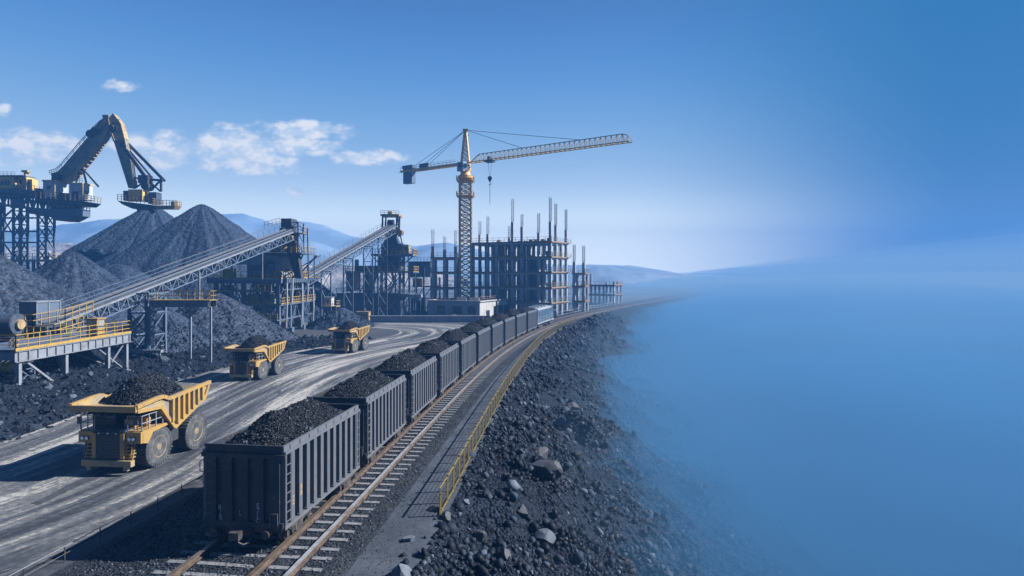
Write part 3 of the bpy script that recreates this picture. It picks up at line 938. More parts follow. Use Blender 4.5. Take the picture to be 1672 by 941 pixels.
def make_wagon(label):
    root = thing('coal_wagon', label, 'coal wagon', (0, 0, 0), 0, 'coal wagons of the long train')
    hl, hw = WL / 2, WW / 2
    b = MB()                                   # the tub: floor, sides, ends and their posts
    b.bx(-hw + .06, hw - .06, -hl + .06, hl - .06, ZB + .05, ZB + .15)
    for sx_ in (-1, 1):
        b.bx(sx_ * (hw - .13), sx_ * (hw - .09), -hl, hl, ZB, ZT - .02)
    b.build('tub', wagon_m, root)
    for sx_ in (-1, 1):
        p = MB()
        n = 11
        for k in range(n):
            y = -hl + 0.62 + k * (WL - 1.0) / (n - 1)
            zb = ZB + 0.16
            p.prism([(y - .14, zb), (y + .14, zb), (y + .14, ZT - .32), (y - .14, ZT - .32)], sx_ * (hw - .09), sx_ * (hw + .085))
            p.bx(sx_ * (hw + .0), sx_ * (hw + .12), y - .19, y + .19, ZB + .10, ZB + .17)
        p.build('side_posts', wagon_rib_sunlit, root)
        q = MB()
        q.bx(sx_ * (hw - .05), sx_ * (hw + .11), -hl - .02, hl + .02, ZT - .32, ZT - .20)
        q.bx(sx_ * (hw - .07), sx_ * (hw + .03), -hl, hl, ZT - .20, ZT)
        for k in range(9):
            y = -hl + .5 + k * (WL - 1) / 8
            q.bx(sx_ * (hw + .025), sx_ * (hw + .06), y - .05, y + .05, ZT - .2, ZT - .03)
        q.bx(sx_ * (hw - .05), sx_ * (hw + .10), -hl - .02, hl + .02, ZB - .04, ZB + .10)
        for y in (-hl + .06, hl - .06):
            q.bx(sx_ * (hw - .1), sx_ * (hw + .09), y - .06, y + .06, ZB, ZT - .32)
        q.build('side_rail', wagon_trim, root)
        ld = MB()
        for yb in (-hl + .22, hl - .22):
            for k in range(7):
                z = ZB + .25 + k * .36
                ld.beam((sx_ * (hw + .10), yb - .18, z), (sx_ * (hw + .10), yb + .18, z), .028)
            for yy in (-.18, .18):
                ld.beam((sx_ * (hw + .09), yb + yy, ZB + .1), (sx_ * (hw + .09), yb + yy, ZT - .35), .03)
        ld.build('ladder', wagon_trim, root)
    for sy in (-1, 1):
        e = MB()
        e.bx(-hw + .02, hw - .02, sy * (hl - .07), sy * (hl - .02), ZB - .02, ZT)
        for k in range(5):
            x = -hw + .30 + k * (WW - .60) / 4
            e.bx(x - .20, x + .20, sy * (hl - .02), sy * (hl + .10), ZB + .24, ZT - .46)
        e.bx(-hw - .12, hw + .12, sy * (hl - .03), sy * (hl + .10), ZT - .46, ZT - .30)
        e.bx(-hw - .02, hw + .02, sy * (hl - .03), sy * (hl + .05), ZT - .06, ZT + .03)
        e.bx(-hw - .04, hw + .04, sy * (hl - .03), sy * (hl + .12), ZB + .04, ZB + .24)
        pe = e.build('end_panel', wagon_m, root)
        h = MB()
        for x in (-hw + .12,):
            for k in range(6):
                z = ZB + .5 + k * .4
                h.beam((x - .14, sy * (hl + .10), z), (x + .22, sy * (hl + .10), z), .026)
        for x in (hw - .45,):
            h.path([(x, sy * (hl + .13), ZB + .0), (x, sy * (hl + .16), ZB + .62), (x + .3, sy * (hl + .16), ZB + .62), (x + .3, sy * (hl + .13), ZB + .0)], .018, 5)
        h.path([(-hw - .1, sy * (hl - .05), ZT - .62), (-hw - .2, sy * (hl + .05), ZT - .66), (-hw - .2, sy * (hl + .05), ZT - 1.05), (-hw - .1, sy * (hl - .05), ZT - 1.1)], .02, 5)
        h.build('grab_iron', wagon_trim, pe)
    u = MB()
    u.bx(-.35, .35, -hl - .1, hl + .1, ZB - .28, ZB + .02)
    for y in (-hl + .1, -1.3, 0, 1.3, hl - .1):
        u.bx(-hw + .1, hw - .1, y - .09, y + .09, ZB - .18, ZB + .03)
    u.bx(.5, 1.3, -.7, .5, ZB - .25, ZB); u.tube((-1.1, -.8, ZB - .12), (-1.1, .7, ZB - .12), .16, 10)
    for y in (-.9, .9):
        u.beam((hw - .2, y, ZB - .05), (hw - .35, y * .6, .18), .05)
    u.build('underframe', iron, root)
    for yb in (-hl + 1.25, hl - 1.25):
        g = MB()
        for sx_ in (-1, 1):
            x = sx_ * 1.56
            g.prism([(yb - .98, .22), (yb - .98, .46), (yb - .62, .60), (yb + .62, .60), (yb + .98, .46), (yb + .98, .22), (yb + .70, .22), (yb + .55, .40), (yb + .32, .40), (yb + .30, .13), (yb - .30, .13), (yb - .32, .40), (yb - .55, .40), (yb - .70, .22)], x - .06, x + .06)
            for yy in (-.15, 0, .15):
                g.lathe([(-.14, .055), (.14, .055)], (x, yb + yy, .27), 'Z', 8)
            for yy in (-.66, .66):
                g.lathe([(-.1, .13), (.1, .12)], (x + sx_ * .05, yb + yy, .36), 'X', 12)
            g.beam((x + sx_ * .1, yb - .9, .5), (x + sx_ * .12, yb - .2, .16), .035)
            g.beam((x + sx_ * .1, yb + .9, .5), (x + sx_ * .12, yb + .25, .18), .035)
        g.bx(-1.5, 1.5, yb - .18, yb + .18, .38, .58)
        bo = g.build('bogie', iron, root)
        for yy in (-.66, .66):
            wmb = MB(); make_wheelset(wmb, yb + yy)
            wmb.build('wheelset', iron, bo, False)
    for sy in (-1, 1):
        c = MB()
        c.bx(-.11, .11, sy * hl, sy * (hl + .52), .42, .62)
        c.bx(-.20, .20, sy * (hl + .42), sy * (hl + .72), .38, .68)
        c.path([(.35, sy * (hl + .05), .42), (.40, sy * (hl + .3), .18), (.32, sy * (hl + .6), .22), (.2, sy * (hl + .74), .36)], .03, 6)
        c.path([(-.35, sy * (hl + .05), .42), (-.42, sy * (hl + .25), .12), (-.36, sy * (hl + .5), .2)], .025, 6)
        c.build('coupler', iron, root)
        for x in (-1.05, 1.05):
            c = MB(); c.bx(x - .1, x + .1, sy * (hl - .05), sy * (hl + .3), .40, .58); c.lathe([(sy * (hl + .3), .16), (sy * (hl + .36), .17)], (x, 0, .49), 'Y', 12); c.build('buffer', iron, root)
    return root


def coal_heap(seed, hw, hl, z0, z1, nl, sz, edge=0.12):
    """heap of coal in a tub: a rounded ridge with loose lumps over it, one mesh"""
    rr = np.random.default_rng(seed)
    xs = np.linspace(-hw, hw, 26); ysv = np.linspace(-hl, hl, 48)
    X, Y = np.meshgrid(xs, ysv)
    def hz(X, Y):
        ex = np.clip((hw - np.abs(X)) / hw, 0, 1); ey = np.clip((hl - np.abs(Y)) / hl, 0, 1)
        h = np.minimum(1 - (1 - ex) ** 1.7, 1) * np.minimum(1.25 * (1 - (1 - ey) ** 2.0), 1)
        return z0 + (z1 - z0) * h * (1 + 0.13 * fbm(X * 0.7 + seed, Y * 0.55, 0, 3)) + 0.05 * fbm(X * 3 + seed, Y * 3, 0, 3)
    Z = hz(X, Y)
    v1 = np.stack([X, Y, Z], -1).reshape(-1, 3); f1 = grid_faces(*X.shape)
    px_ = rr.uniform(-hw + .05, hw - .05, nl); py_ = rr.uniform(-hl + .05, hl - .05, nl)
    s = sz * rr.lognormal(0, 0.42, nl)
    pz = hz(px_, py_) + s * 0.25
    v2, f2 = lumps(np.stack([px_, py_, pz], -1), s, rr)
    fs = [tuple(q) for q in f1] + [tuple(q) for q in (f2 + len(v1))]
    me_v = np.concatenate([v1, v2])
    o = link_mesh('coal_heap', me_v, fs, coal)
    o.data.materials.append(coal_facets)
    mi = np.zeros(len(fs), np.int32); mi[len(f1):] = 1
    o.data.polygons.foreach_set('material_index', mi)
    return o


ORD = ['nearest', 'second', 'third', 'fourth', 'fifth', 'sixth', 'seventh', 'eighth', 'ninth', 'tenth']
WLAB = ['front coal wagon nearest the camera, showing its shaded ribbed end panel with white marks'] + \
       ['%s coal wagon along the train, counted from the near end' % ORD[k] for k in range(1, 9)] + ['last coal wagon of the train, coupled to the blue locomotive']
wagon0 = make_wagon(WLAB[0])
heapA = coal_heap(3, WW / 2 - .10, WL / 2 - .08, ZT - .42, ZT + .62, 15000, 0.031)
heapB = coal_heap(9, WW / 2 - .10, WL / 2 - .08, ZT - .40, ZT + .58, 15000, 0.031)
S0 = s_of_y(23.2) + 0.1
PITCH = 8.98
for k in range(10):
    o = wagon0 if k == 0 else copy_tree(wagon0)
    p, a = track(S0 + WL / 2 + k * PITCH, -2.68)
    if k == 0:
        a -= 0.03
    o.location = (p.x, p.y, RT); o.rotation_euler = (0, 0, a)
    tag(o, WLAB[k])
    if k == 0: h = heapA
    elif k == 1: h = heapB
    else:
        h = (heapA, heapB)[k % 2].copy(); COL.objects.link(h)
    h.location = (p.x, p.y, RT); h.rotation_euler = (0, 0, a + (math.pi if k in (2, 3, 6, 7) else 0))
    tag(h, 'heap of black coal filling the %s wagon' % ('front' if k == 0 else ORD[k] if k < 9 else 'last'), 'coal load', 'coal loads heaped in the wagons')
# the white and amber marks, painted only on the front wagon
hl, hw = WL / 2, WW / 2
ends = [x for x in KIDS(wagon0) if x.name.startswith('end_panel')]
front_end = min(ends, key=lambda x: sum(q.co.y for q in x.data.vertices))
mk = MB()
for sx0, z0, chars, sz in ((-0.92, 1.30, ('B', '/', 'R', '7'), .25), (0.62, 1.42, ('E', '7', 'I', 'C'), .26), (-0.12, 1.20, ('I', 'x'), .15)):
    for i, ch in enumerate(chars):
        v, f = text_mesh(ch, sz)
        off = random.uniform(-.02, .02)
        mk.add([(sx0 + off + p[0], -hl - .103, z0 - i * sz * .74 + p[1]) for p in v], f)
mk.build('painted_marks', white_paint, front_end)
sps = [x for x in KIDS(wagon0) if x.name.startswith('side_posts')]
right_side = max(sps, key=lambda x: sum(q.co.x for q in x.data.vertices))
mk = MB()
for yb, zb, chars, sz in ((-hl + .64, 1.55, ('=', 'Z'), .26), (-hl + 1.29, 1.72, ('8', 'B'), .30)):
    for i, ch in enumerate(chars):
        v, f = text_mesh(ch, sz)
        mk.add([(hw + .089, yb + p[0], zb - i * sz * .8 + p[1]) for p in v], f)
mk.build('amber_marks', amber_paint, right_side)

# ------------------------------------------------------------------ locomotive at the far end
p, a = track(S0 + 10 * PITCH + 6.6, -2.68)
lo = thing('locomotive', 'blue diesel locomotive with a pale slatted roof at the far end of the train', 'locomotive', (p.x, p.y, RT), a)
L2 = 7.0
b = MB(); b.bx(-1.5, 1.5, -L2 + .3, L2 - 2.4, 1.15, 3.4)
for k in range(9):
    y = -L2 + .8 + k * 1.3
    if y < L2 - 2.6:
        for sx_ in (-1, 1): b.bx(sx_ * 1.5, sx_ * 1.56, y - .4, y + .4, 1.5, 3.1)
b.build('body', loco_m, lo)
b = MB(); b.bx(-1.55, 1.55, L2 - 2.4, L2 - .6, 1.15, 3.7); b.bx(-1.3, 1.3, L2 - .6, L2, 1.15, 2.5)
cb = b.build('cab', loco_m, lo)
b = MB()
for sx_ in (-1, 1): b.bx(sx_ * 1.56, sx_ * 1.57, L2 - 2.1, L2 - .9, 2.6, 3.4)
b.bx(-1.2, 1.2, L2 - .6, L2 - .59, 2.7, 3.4); b.bx(-1.2, 1.2, L2 - 2.41, L2 - 2.40, 3.42, 3.65)
b.build('window', glass, cb)
b = MB()
b.prism([(-1.7, 3.42), (1.7, 3.42), (1.45, 3.72), (0.6, 3.86), (-0.6, 3.86), (-1.45, 3.72)], -L2 + .2, L2 - 2.42, 'Y')
for k in range(4):
    y = -L2 + 1.2 + k * 2.6
    b.bx(-1.0, 1.0, y - .45, y + .45, 3.86, 3.98)
b.build('roof', panel_grey, lo)
b = MB()
for k in range(4):
    y = -L2 + 2.5 + k * 2.6
    if y < L2 - 3: b.bx(-.9, .9, y - .5, y + .5, 3.86, 3.92)
b.build('roof_vent', hood_m, lo)
b = MB(); b.bx(-1.6, 1.6, -L2, L2, .85, 1.12); b.rail([(1.56, -L2, 1.12), (1.56, L2, 1.12)], .9, 1.5, .05); b.rail([(-1.56, -L2, 1.12), (-1.56, L2, 1.12)], .9, 1.5, .05)
b.build('walkway', panel_grey, lo)
b = MB(); b.bx(-1.0, 1.0, -1.8, 1.8, .25, .85); b.build('fuel_tank', iron, lo)
for yb in (-L2 + 2.3, L2 - 2.3):
    g = MB()
    for sx_ in (-1, 1):
        g.prism([(yb - 1.6, .25), (yb - 1.6, .6), (yb + 1.6, .6), (yb + 1.6, .25), (yb + .5, .15), (yb - .5, .15)], sx_ * 1.52, sx_ * 1.62)
    bo = g.build('bogie', iron, lo)
    for yy in (-1.1, 0, 1.1):
        wmb = MB(); make_wheelset(wmb, yb + yy, 1.375, .42); wmb.build('wheelset', iron, bo)
b = MB()
for sy in (-1, 1): b.bx(-.15, .15, sy * L2, sy * (L2 + .6), .42, .65)
b.build('coupler', iron, lo)
# ------------------------------------------------------------------ haul trucks (front towards -y)
def make_tyre(mb, c, r, w_, n=36):
    hw_ = w_ / 2
    mb.lathe([(-hw_, r * .52), (-hw_, r * .62), (-hw_ * 1.0, r * .86), (-hw_ * .86, r * .955), (hw_ * .86, r * .955), (hw_, r * .86), (hw_, r * .62), (hw_, r * .52)], c, 'X', n)
    cx, cy, cz = c
    for k in range(n):                          # tread lugs
        for sx_ in (-1, 1):
            a = 2 * math.pi * (k + (0.5 if sx_ > 0 else 0)) / n
            m = Matrix.Rotation(a, 3, 'X')
            p = m @ Vector((0, 0, r * .955))
            mb.box((cx + sx_ * hw_ * .52, cy + p.y, cz + p.z), (hw_ * .98, r * .115, r * .115), m=m)


def make_truck(label):
    t_ = thing('haul_truck', label, 'haul truck', (0, 0, 0), 0, 'loaded haul trucks on the dusty road')
    RW = 1.15
    # chassis
    b = MB()
    for sx_ in (-1, 1):
        b.bx(sx_ * .45, sx_ * .75, .4, 6.3, 1.0, 1.5)
    b.bx(-.75, .75, 1.5, 2.0, .95, 1.45); b.tube((-1.4, 1.75, RW), (1.4, 1.75, RW), .22, 10); b.tube((-1.5, 5.3, RW), (1.5, 5.3, RW), .36, 12)
    b.bx(-.9, .9, 2.6, 4.2, .95, 1.7)
    for sx_ in (-1, 1):
        b.tube((sx_ * .6, 3.3, 1.3), (sx_ * .6, 3.9, 2.2), .15, 10)
        b.bx(sx_ * 1.0, sx_ * 1.6, 3.05, 3.95, 1.0, 1.75)
    b.build('chassis', steel_dark, t_)
    # bonnet and grille
    b = MB(); b.prism([(.18, 1.0), (.18, 2.30), (.40, 2.46), (2.3, 2.62), (2.3, 1.0)], -.86, .86)
    b.build('bonnet', hood_m, t_)
    b = MB(); b.bx(-.74, .74, .10, .18, .86, 2.22)
    for k in range(15):
        z = .92 + k * .088
        b.bx(-.72, .72, .06, .10, z, z + .038)
    b.build('grille', steel_dark, t_)
    for sx_ in (-1, 1):
        b = MB()
        b.bx(sx_ * .74, sx_ * .98, .04, .5, .86, 2.30)                         # yellow uprights beside the grille
        b.bx(sx_ * 1.0, sx_ * 1.90, .18, .34, 1.72, 2.36)                      # front boards below the decks
        b.prism([(.34, 1.72), (.34, 2.30), (2.75, 2.42), (2.75, 2.26), (1.2, 2.16), (.75, 1.60)], sx_ * 1.84, sx_ * 1.92)   # side valance over the wheel
        b.bx(sx_ * .98, sx_ * 1.9, .34, 2.75, 2.30, 2.40)                      # deck
        b.prism([(.2, 1.72), (.5, 1.72), (.9, .85), (.3, .85)], sx_ * .98, sx_ * 1.04)
        b.build('deck', yellow, t_)
    for sx_ in (-1, 1):
        b = MB()
        for k in range(5):
            z = .90 + k * .19
            b.bx(sx_ * 1.04, sx_ * 1.42, .10 + k * .035, .42 + k * .035, z, z + .05)
        b.beam((sx_ * 1.44, .10, .75), (sx_ * 1.44, .36, 1.75), .05)
        b.beam((sx_ * 1.44, .00, 1.1), (sx_ * 1.44, .20, 2.0), .03)
        b.build('steps', yellow, t_)
    b = MB(); b.bx(-1.5, 1.5, -.10, .22, .46, .80); b.bx(-.3, .3, -.14, -.10, .55, .72); b.bx(1.0, 1.25, -.05, .15, .22, .46); b.bx(-1.25, -1.0, -.05, .15, .22, .46)
    b.build('bumper', tray_m, t_)
    for x in (-1.62, -1.36, 1.24, 1.48):
        b = MB(); b.lathe([(-.06, .115), (0, .125), (.04, .125)], (x, .16, 1.98), 'Y', 16)
        hlm = b.build('headlight', steel_dark, t_)
        b = MB(); b.lathe([(-.012, .06), (0, .10)], (x, .10, 1.98), 'Y', 16); b.build('lens', lamp_glass, hlm)
    b = MB()
    for x in (-.6, -.05, .45): b.lathe([(-.03, .03), (0, .05), (.04, .05)], (x, .10, 2.28), 'Y', 10)
    b.build('marker_lamp', lamp_glass, t_)
    # guard rails of the decks
    b = MB()
    z = 2.40
    b.rail([(1.0, .30, z), (1.86, .30, z), (1.86, 2.7, z)], .85, .55, .045, 1)
    b.build('guard_rail', panel_grey, t_)
    b = MB()
    b.rail([(-1.0, .30, z), (-1.86, .30, z), (-1.86, 1.3, z)], .85, .45, .045, 1)
    b.build('guard_rail', panel_grey, t_)
    # cab, on the left of the picture under the canopy
    b = MB(); b.bx(-1.80, -.35, 1.1, 2.55, 2.40, 2.85); b.bx(-1.84, -.31, 1.0, 2.6, 3.42, 3.50)
    for x in (-1.76, -.39):
        for y in (1.14, 2.51): b.bx(x - .05, x + .05, y - .05, y + .05, 2.85, 3.42)
    cab = b.build('cab', steel_dark, t_)
    b = MB(); b.bx(-1.74, -.41, 1.16, 2.49, 2.85, 3.42); b.build('window', glass, cab)
    for x in (-1.95, 1.5):
        b = MB()
        b.beam((x, .45, 2.4), (x, .35, 3.1), .04); b.bx(x - .13, x + .13, .27, .33, 2.75, 3.15)
        b.build('mirror', steel_dark, t_)
    b = MB(); b.bx(.35, .95, .9, 1.6, 2.42, 2.9); b.tube((.65, 1.25, 2.9), (.65, 1.25, 3.1), .24, 12); b.tube((1.3, 1.5, 2.4), (1.3, 1.5, 3.0), .2, 12)
    b.build('air_filter', yellow, t_)
    # dump body
    W2 = 1.95
    side = [(-.25, 3.62), (-.25, 3.92), (1.55, 4.10), (1.95, 4.10), (2.45, 3.86), (6.25, 4.05), (6.75, 4.12), (6.6, 3.82), (6.5, 3.6), (6.15, 3.15), (3.35, 1.98), (2.95, 1.98), (1.75, 3.50)]
    b = MB()
    for sx_ in (-1, 1):
        b.prism(side, sx_ * (W2 - .10), sx_ * W2)
    floor_ = [(2.95, 2.0), (3.35, 2.0), (6.5, 3.45), (6.7, 3.75), (6.7, 3.85), (6.4, 3.58), (3.3, 2.15), (2.98, 2.15)]
    b.prism(floor_, -W2 + .1, W2 - .1)
    b.prism([(1.72, 3.52), (1.80, 3.62), (3.05, 2.1), (2.92, 2.0)], -W2 + .1, W2 - .1)       # front wall
    b.prism([(-.25, 3.62), (-.25, 3.76), (1.78, 3.66), (1.78, 3.52)], -W2 + .1, W2 - .1)     # canopy plate
    body = b.build('dump_body', tray_m, t_)
    b = MB()
    b.bx(-W2 - .05, W2 + .05, -.38, -.20, 3.60, 3.94)                                        # canopy front lip
    for sx_ in (-1, 1):
        x = sx_ * (W2 + .03)
        for q0, q1 in (((-.3, 3.90), (1.5, 4.06)), ((1.5, 4.06), (1.95, 4.06)), ((1.95, 4.06), (2.5, 3.82)), ((2.5, 3.82), (6.72, 4.08))):
            b.beam((x, *q0), (x, *q1), .20, .22)
        b.beam((x, -.25, 3.62), (x, 1.75, 3.46), .16, .16); b.beam((x, 1.75, 3.46), (x, 2.98, 1.98), .20, .20)
        b.beam((x, 2.98, 1.98), (x, 6.12, 3.2), .18, .26); b.beam((x, 6.12, 3.2), (x, 6.55, 3.95), .16, .20)
    b.build('rim_rail', yellow, body)
    for sx_ in (-1, 1):
        b = MB()
        for k in range(7):
            y = 2.70 + k * .50
            zt = np.interp(y, [2.5, 6.7], [3.76, 4.02]); zb_ = np.interp(y, [1.75, 2.98, 6.12], [3.46, 2.1, 3.28])
            b.bx(sx_ * W2, sx_ * (W2 + .22), y - .10, y + .10, zb_, zt)
        b.build('side_ribs', yellow, body)
    # wheels
    for sx_ in (-1, 1):
        for y, wd, xc in ((1.75, .78, 1.52), (5.3, 1.15, 1.38)):
            b = MB(); make_tyre(b, (sx_ * xc, y, RW), RW, wd)
            wh = b.build('wheel', tyre_m, t_)
            b = MB()
            hw_ = wd / 2
            b.lathe([(sx_ * (hw_ * .55), .10), (sx_ * (hw_ * .55), RW * .40), (sx_ * hw_ * .98, RW * .50), (sx_ * hw_ * 1.03, RW * .55), (sx_ * hw_ * .98, RW * .56)], (sx_ * xc, y, RW), 'X', 28)
            b.lathe([(sx_ * hw_ * .5, .30), (sx_ * hw_ * .95, .28), (sx_ * hw_ * 1.02, .18)], (sx_ * xc, y, RW), 'X', 16)
            for k in range(10):
                a = k * math.pi / 5
                b.tube((sx_ * (xc + hw_ * .55), y + .36 * math.cos(a), RW + .36 * math.sin(a)), (sx_ * (xc + hw_ * .66), y + .36 * math.cos(a), RW + .36 * math.sin(a)), .035, 6)
            b.build('rim', rim_m, wh)
    for sx_ in (-1, 1):
        b = MB()
        b.beam((sx_ * 1.7, 2.75, 2.3), (sx_ * 1.7, 3.0, .75), .08)
        for k in range(4): b.bx(sx_ * 1.45, sx_ * 1.85, 2.85, 3.1, .75 + k * .35, .80 + k * .35)
        b.build('ladder', steel_dark, t_)
    return t_


TR = [('nearest haul truck, large and yellow, driving past the front coal wagon', (-21.55, 32.6), 5.5, 0.94, 'front'),
      ('middle haul truck on the road beside the dark conveyor piles', (-26.85, 60.6), 10.0, 0.82, 'middle'),
      ('farthest haul truck, small, on the bend in front of the transfer plant', (-22.85, 81.3), 14.0, 0.80, 'farthest')]
truck0 = make_truck(TR[0][0])
theap = coal_heap(21, 1.80, 2.6, 3.2, 5.15, 9000, 0.040)
for k, (lab, (x, y), yaw, sc_, nm) in enumerate(TR):
    o = truck0 if k == 0 else copy_tree(truck0)
    o.location = (x, y, 0.05); o.rotation_euler = (0, 0, -R(yaw)); o.scale = (sc_,) * 3
    tag(o, lab)
    h = theap if k == 0 else theap.copy()
    if k: COL.objects.link(h)
    d_ = Vector((math.sin(R(yaw)), math.cos(R(yaw)), 0)) * 3.25 * sc_
    h.location = (x + d_.x, y + d_.y, 0.05); h.rotation_euler = (0, 0, -R(yaw)); h.scale = (sc_,) * 3
    tag(h, 'mound of black coal carried by the %s haul truck' % {'front': 'nearest', 'middle': 'middle', 'farthest': 'farthest'}[nm], 'coal load', 'coal loads of the haul trucks')
# ------------------------------------------------------------------ fences
YF = thing('safety_fence', 'yellow post and wire fence along the edge of the stony slope', 'fence', (float(rim(60)), 60, 0))
fo_ = Vector(YF.location)


def fpos(y):
    return Vector((float(rim(y)) - 0.28, y, 0.0))


posts = []
y_ = 27.1
while y_ < 133:
    posts.append(y_); y_ += 1.52 if y_ < 60 else 1.62
h_ = 1.32
for i, y_ in enumerate(posts):
    p = fpos(y_)
    p.z = float(ground_z(p.x + .4, y_)) * .5 - (0.35 if i == 0 else 0.15)
    m_ = MB(fo_)
    lean = random.uniform(-.03, .03)
    m_.beam(p, p + Vector((lean, lean * .5, h_ + (0 if i else -.1) + .2)), .085, .085)
    m_.box(p + Vector((lean, lean * .5, h_ + .2 - (.1 if not i else 0))), (.11, .11, .03))
    m_.build('post', yellow_fence, YF)
m_ = MB(fo_)
for a, b_ in zip(posts[:-1], posts[1:]):
    pa, pb = fpos(a), fpos(b_)
    m_.beam(pa + Vector((0, 0, h_ - .08)), pb + Vector((0, 0, h_ - .08)), .05)
    m_.beam(pa + Vector((0, 0, .12)), pb + Vector((0, 0, .12)), .05)
m_.build('top_rail', yellow_fence, YF)
m_ = MB(fo_)
for a, b_ in zip(posts[:-1], posts[1:]):
    pa, pb = fpos(a), fpos(b_)
    for k in range(1, 7):
        z = .12 + k * (h_ - .2) / 7
        m_.beam(pa + Vector((.03, 0, z)), pb + Vector((.03, 0, z)), .010)
    n_ = 5
    for k in range(1, n_):
        q = pa.lerp(pb, k / n_)
        m_.beam(q + Vector((.03, 0, .1)), q + Vector((.03, 0, h_ - .08)), .008)
m_.build('wire_mesh', fence_wire, YF)

PF = thing('pipe_barrier', 'low thin metal barrier between the haul road and the ballast', 'fence', (-16.9, 24, 0))
fo_ = Vector(PF.location)
sa = s_of_y(15)
pp = [track(sa + k * 1.72, -9.0)[0] for k in range(30)]
for p in pp:
    m_ = MB(fo_); m_.tube(p, p + Vector((0, 0, .60)), .024, 6); m_.build('post', iron, PF)
m_ = MB(fo_)
m_.path([p + Vector((0, 0, .60)) for p in pp], .018, 6); m_.path([p + Vector((0, 0, .32)) for p in pp], .007, 5)
m_.build('top_rail', rebar_m, PF)


# ------------------------------------------------------------------ heaps
def pile(name, label, c, r, h, mat, seed, sq=1.0, n_a=120, n_r=48, lumps_n=0, top=0.10, z0=0.0, group='coal heaps of the stockyard'):
    rr = np.random.default_rng(seed)
    a = np.linspace(0, 2 * math.pi, n_a, endpoint=False)
    k = np.concatenate([[0.0], np.linspace(0.02, 1, n_r - 1)])
    A, K = np.meshgrid(a, k)
    rad = r * (1 + 0.07 * fbm(np.cos(A) * 1.3 + seed, np.sin(A) * 1.3, 0, 3))
    X = np.cos(A) * K * rad; Y = np.sin(A) * K * rad * sq
    hh = h * (1 - (np.sqrt(K * K + top * top) - top) / (math.sqrt(1 + top * top) - top))
    toe = np.clip((K - .7) / .3, 0, 1)
    hh = hh - h * .02 * toe
    gul = fbm(np.cos(A) * 7 + seed, np.sin(A) * 7, K * 1.2, 4) * 0.030 * h * np.clip(K * 2, 0, 1)
    Z = hh + gul * 1.2 + fbm(X * .5 + seed, Y * .5, 0, 4) * 0.13 * np.clip(K * 5, 0.25, 1) + fbm(X * 1.6, Y * 1.6 + seed, 0, 2) * .06
    Z = np.where(K > .97, np.minimum(Z, 0.02), Z)
    v1 = np.stack([X, Y, Z], -1).reshape(-1, 3)
    nr, nc = X.shape
    i = np.arange(nr - 1)[:, None] * nc + np.arange(nc)[None]
    j = np.arange(nr - 1)[:, None] * nc + (np.arange(nc)[None] + 1) % nc
    f1 = np.stack([i, i + nc, j + nc, j], -1).reshape(-1, 4)
    fs = [tuple(q) for q in f1]; mi = [0] * len(fs)
    if lumps_n:
        kk = np.clip(rr.beta(5, 1.6, lumps_n), 0, 1) * 1.04; aa = rr.uniform(0, 2 * math.pi, lumps_n)
        ki = np.clip((kk * (n_r - 1)).astype(int), 0, n_r - 1); ai = (aa / (2 * math.pi) * n_a).astype(int) % n_a
        s_ = np.clip(rr.lognormal(-2.75, .6, lumps_n), .03, .40) * (h / 10) ** .3
        P_ = np.stack([X[ki, ai] * kk / np.maximum(k[ki], .02) if False else np.cos(aa) * kk * rad[ki, ai], np.sin(aa) * kk * rad[ki, ai] * sq, Z[ki, ai] + s_ * .2], -1)
        v2, f2 = lumps(P_, s_, rr)
        fs += [tuple(q) for q in (f2 + len(v1))]; mi += [1] * len(f2)
        v1 = np.concatenate([v1, v2])
    o = link_mesh(name, v1, fs, mat)
    o.data.materials.append(spoil_stones)
    o.data.polygons.foreach_set('material_index', np.array(mi, np.int32))
    sm = np.array(mi) == 0
    o.data.polygons.foreach_set('use_smooth', sm)
    o.location = (c[0], c[1], z0)
    return tag(o, label, 'coal heap', group)


def pk(px, py, Y):
    p = at(px, py, Y); return (p.x, p.y), p.z


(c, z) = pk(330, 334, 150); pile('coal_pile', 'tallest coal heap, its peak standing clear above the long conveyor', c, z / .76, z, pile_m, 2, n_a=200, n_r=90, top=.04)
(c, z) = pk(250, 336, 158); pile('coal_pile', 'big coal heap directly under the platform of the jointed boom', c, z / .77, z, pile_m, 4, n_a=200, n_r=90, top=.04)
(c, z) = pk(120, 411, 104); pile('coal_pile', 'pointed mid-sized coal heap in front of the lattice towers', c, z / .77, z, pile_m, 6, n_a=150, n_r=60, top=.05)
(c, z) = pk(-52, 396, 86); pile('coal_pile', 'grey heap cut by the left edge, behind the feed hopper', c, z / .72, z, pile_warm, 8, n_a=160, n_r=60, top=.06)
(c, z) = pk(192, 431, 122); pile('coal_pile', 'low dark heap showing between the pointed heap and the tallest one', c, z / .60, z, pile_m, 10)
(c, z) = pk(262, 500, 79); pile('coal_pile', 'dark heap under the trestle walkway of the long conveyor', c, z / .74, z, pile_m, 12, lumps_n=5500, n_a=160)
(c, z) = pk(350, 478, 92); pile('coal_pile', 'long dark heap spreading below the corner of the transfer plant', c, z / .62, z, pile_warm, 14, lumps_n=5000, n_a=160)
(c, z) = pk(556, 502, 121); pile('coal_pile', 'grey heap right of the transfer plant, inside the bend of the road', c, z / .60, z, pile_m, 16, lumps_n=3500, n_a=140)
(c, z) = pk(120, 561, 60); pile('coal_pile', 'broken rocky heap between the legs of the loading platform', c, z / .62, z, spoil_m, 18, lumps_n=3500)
(c, z) = pk(60, 600, 54.5); pile('coal_pile', 'small rough heap at the foot of the left platform leg', c, z / .58, z, spoil_m, 20, lumps_n=1800)

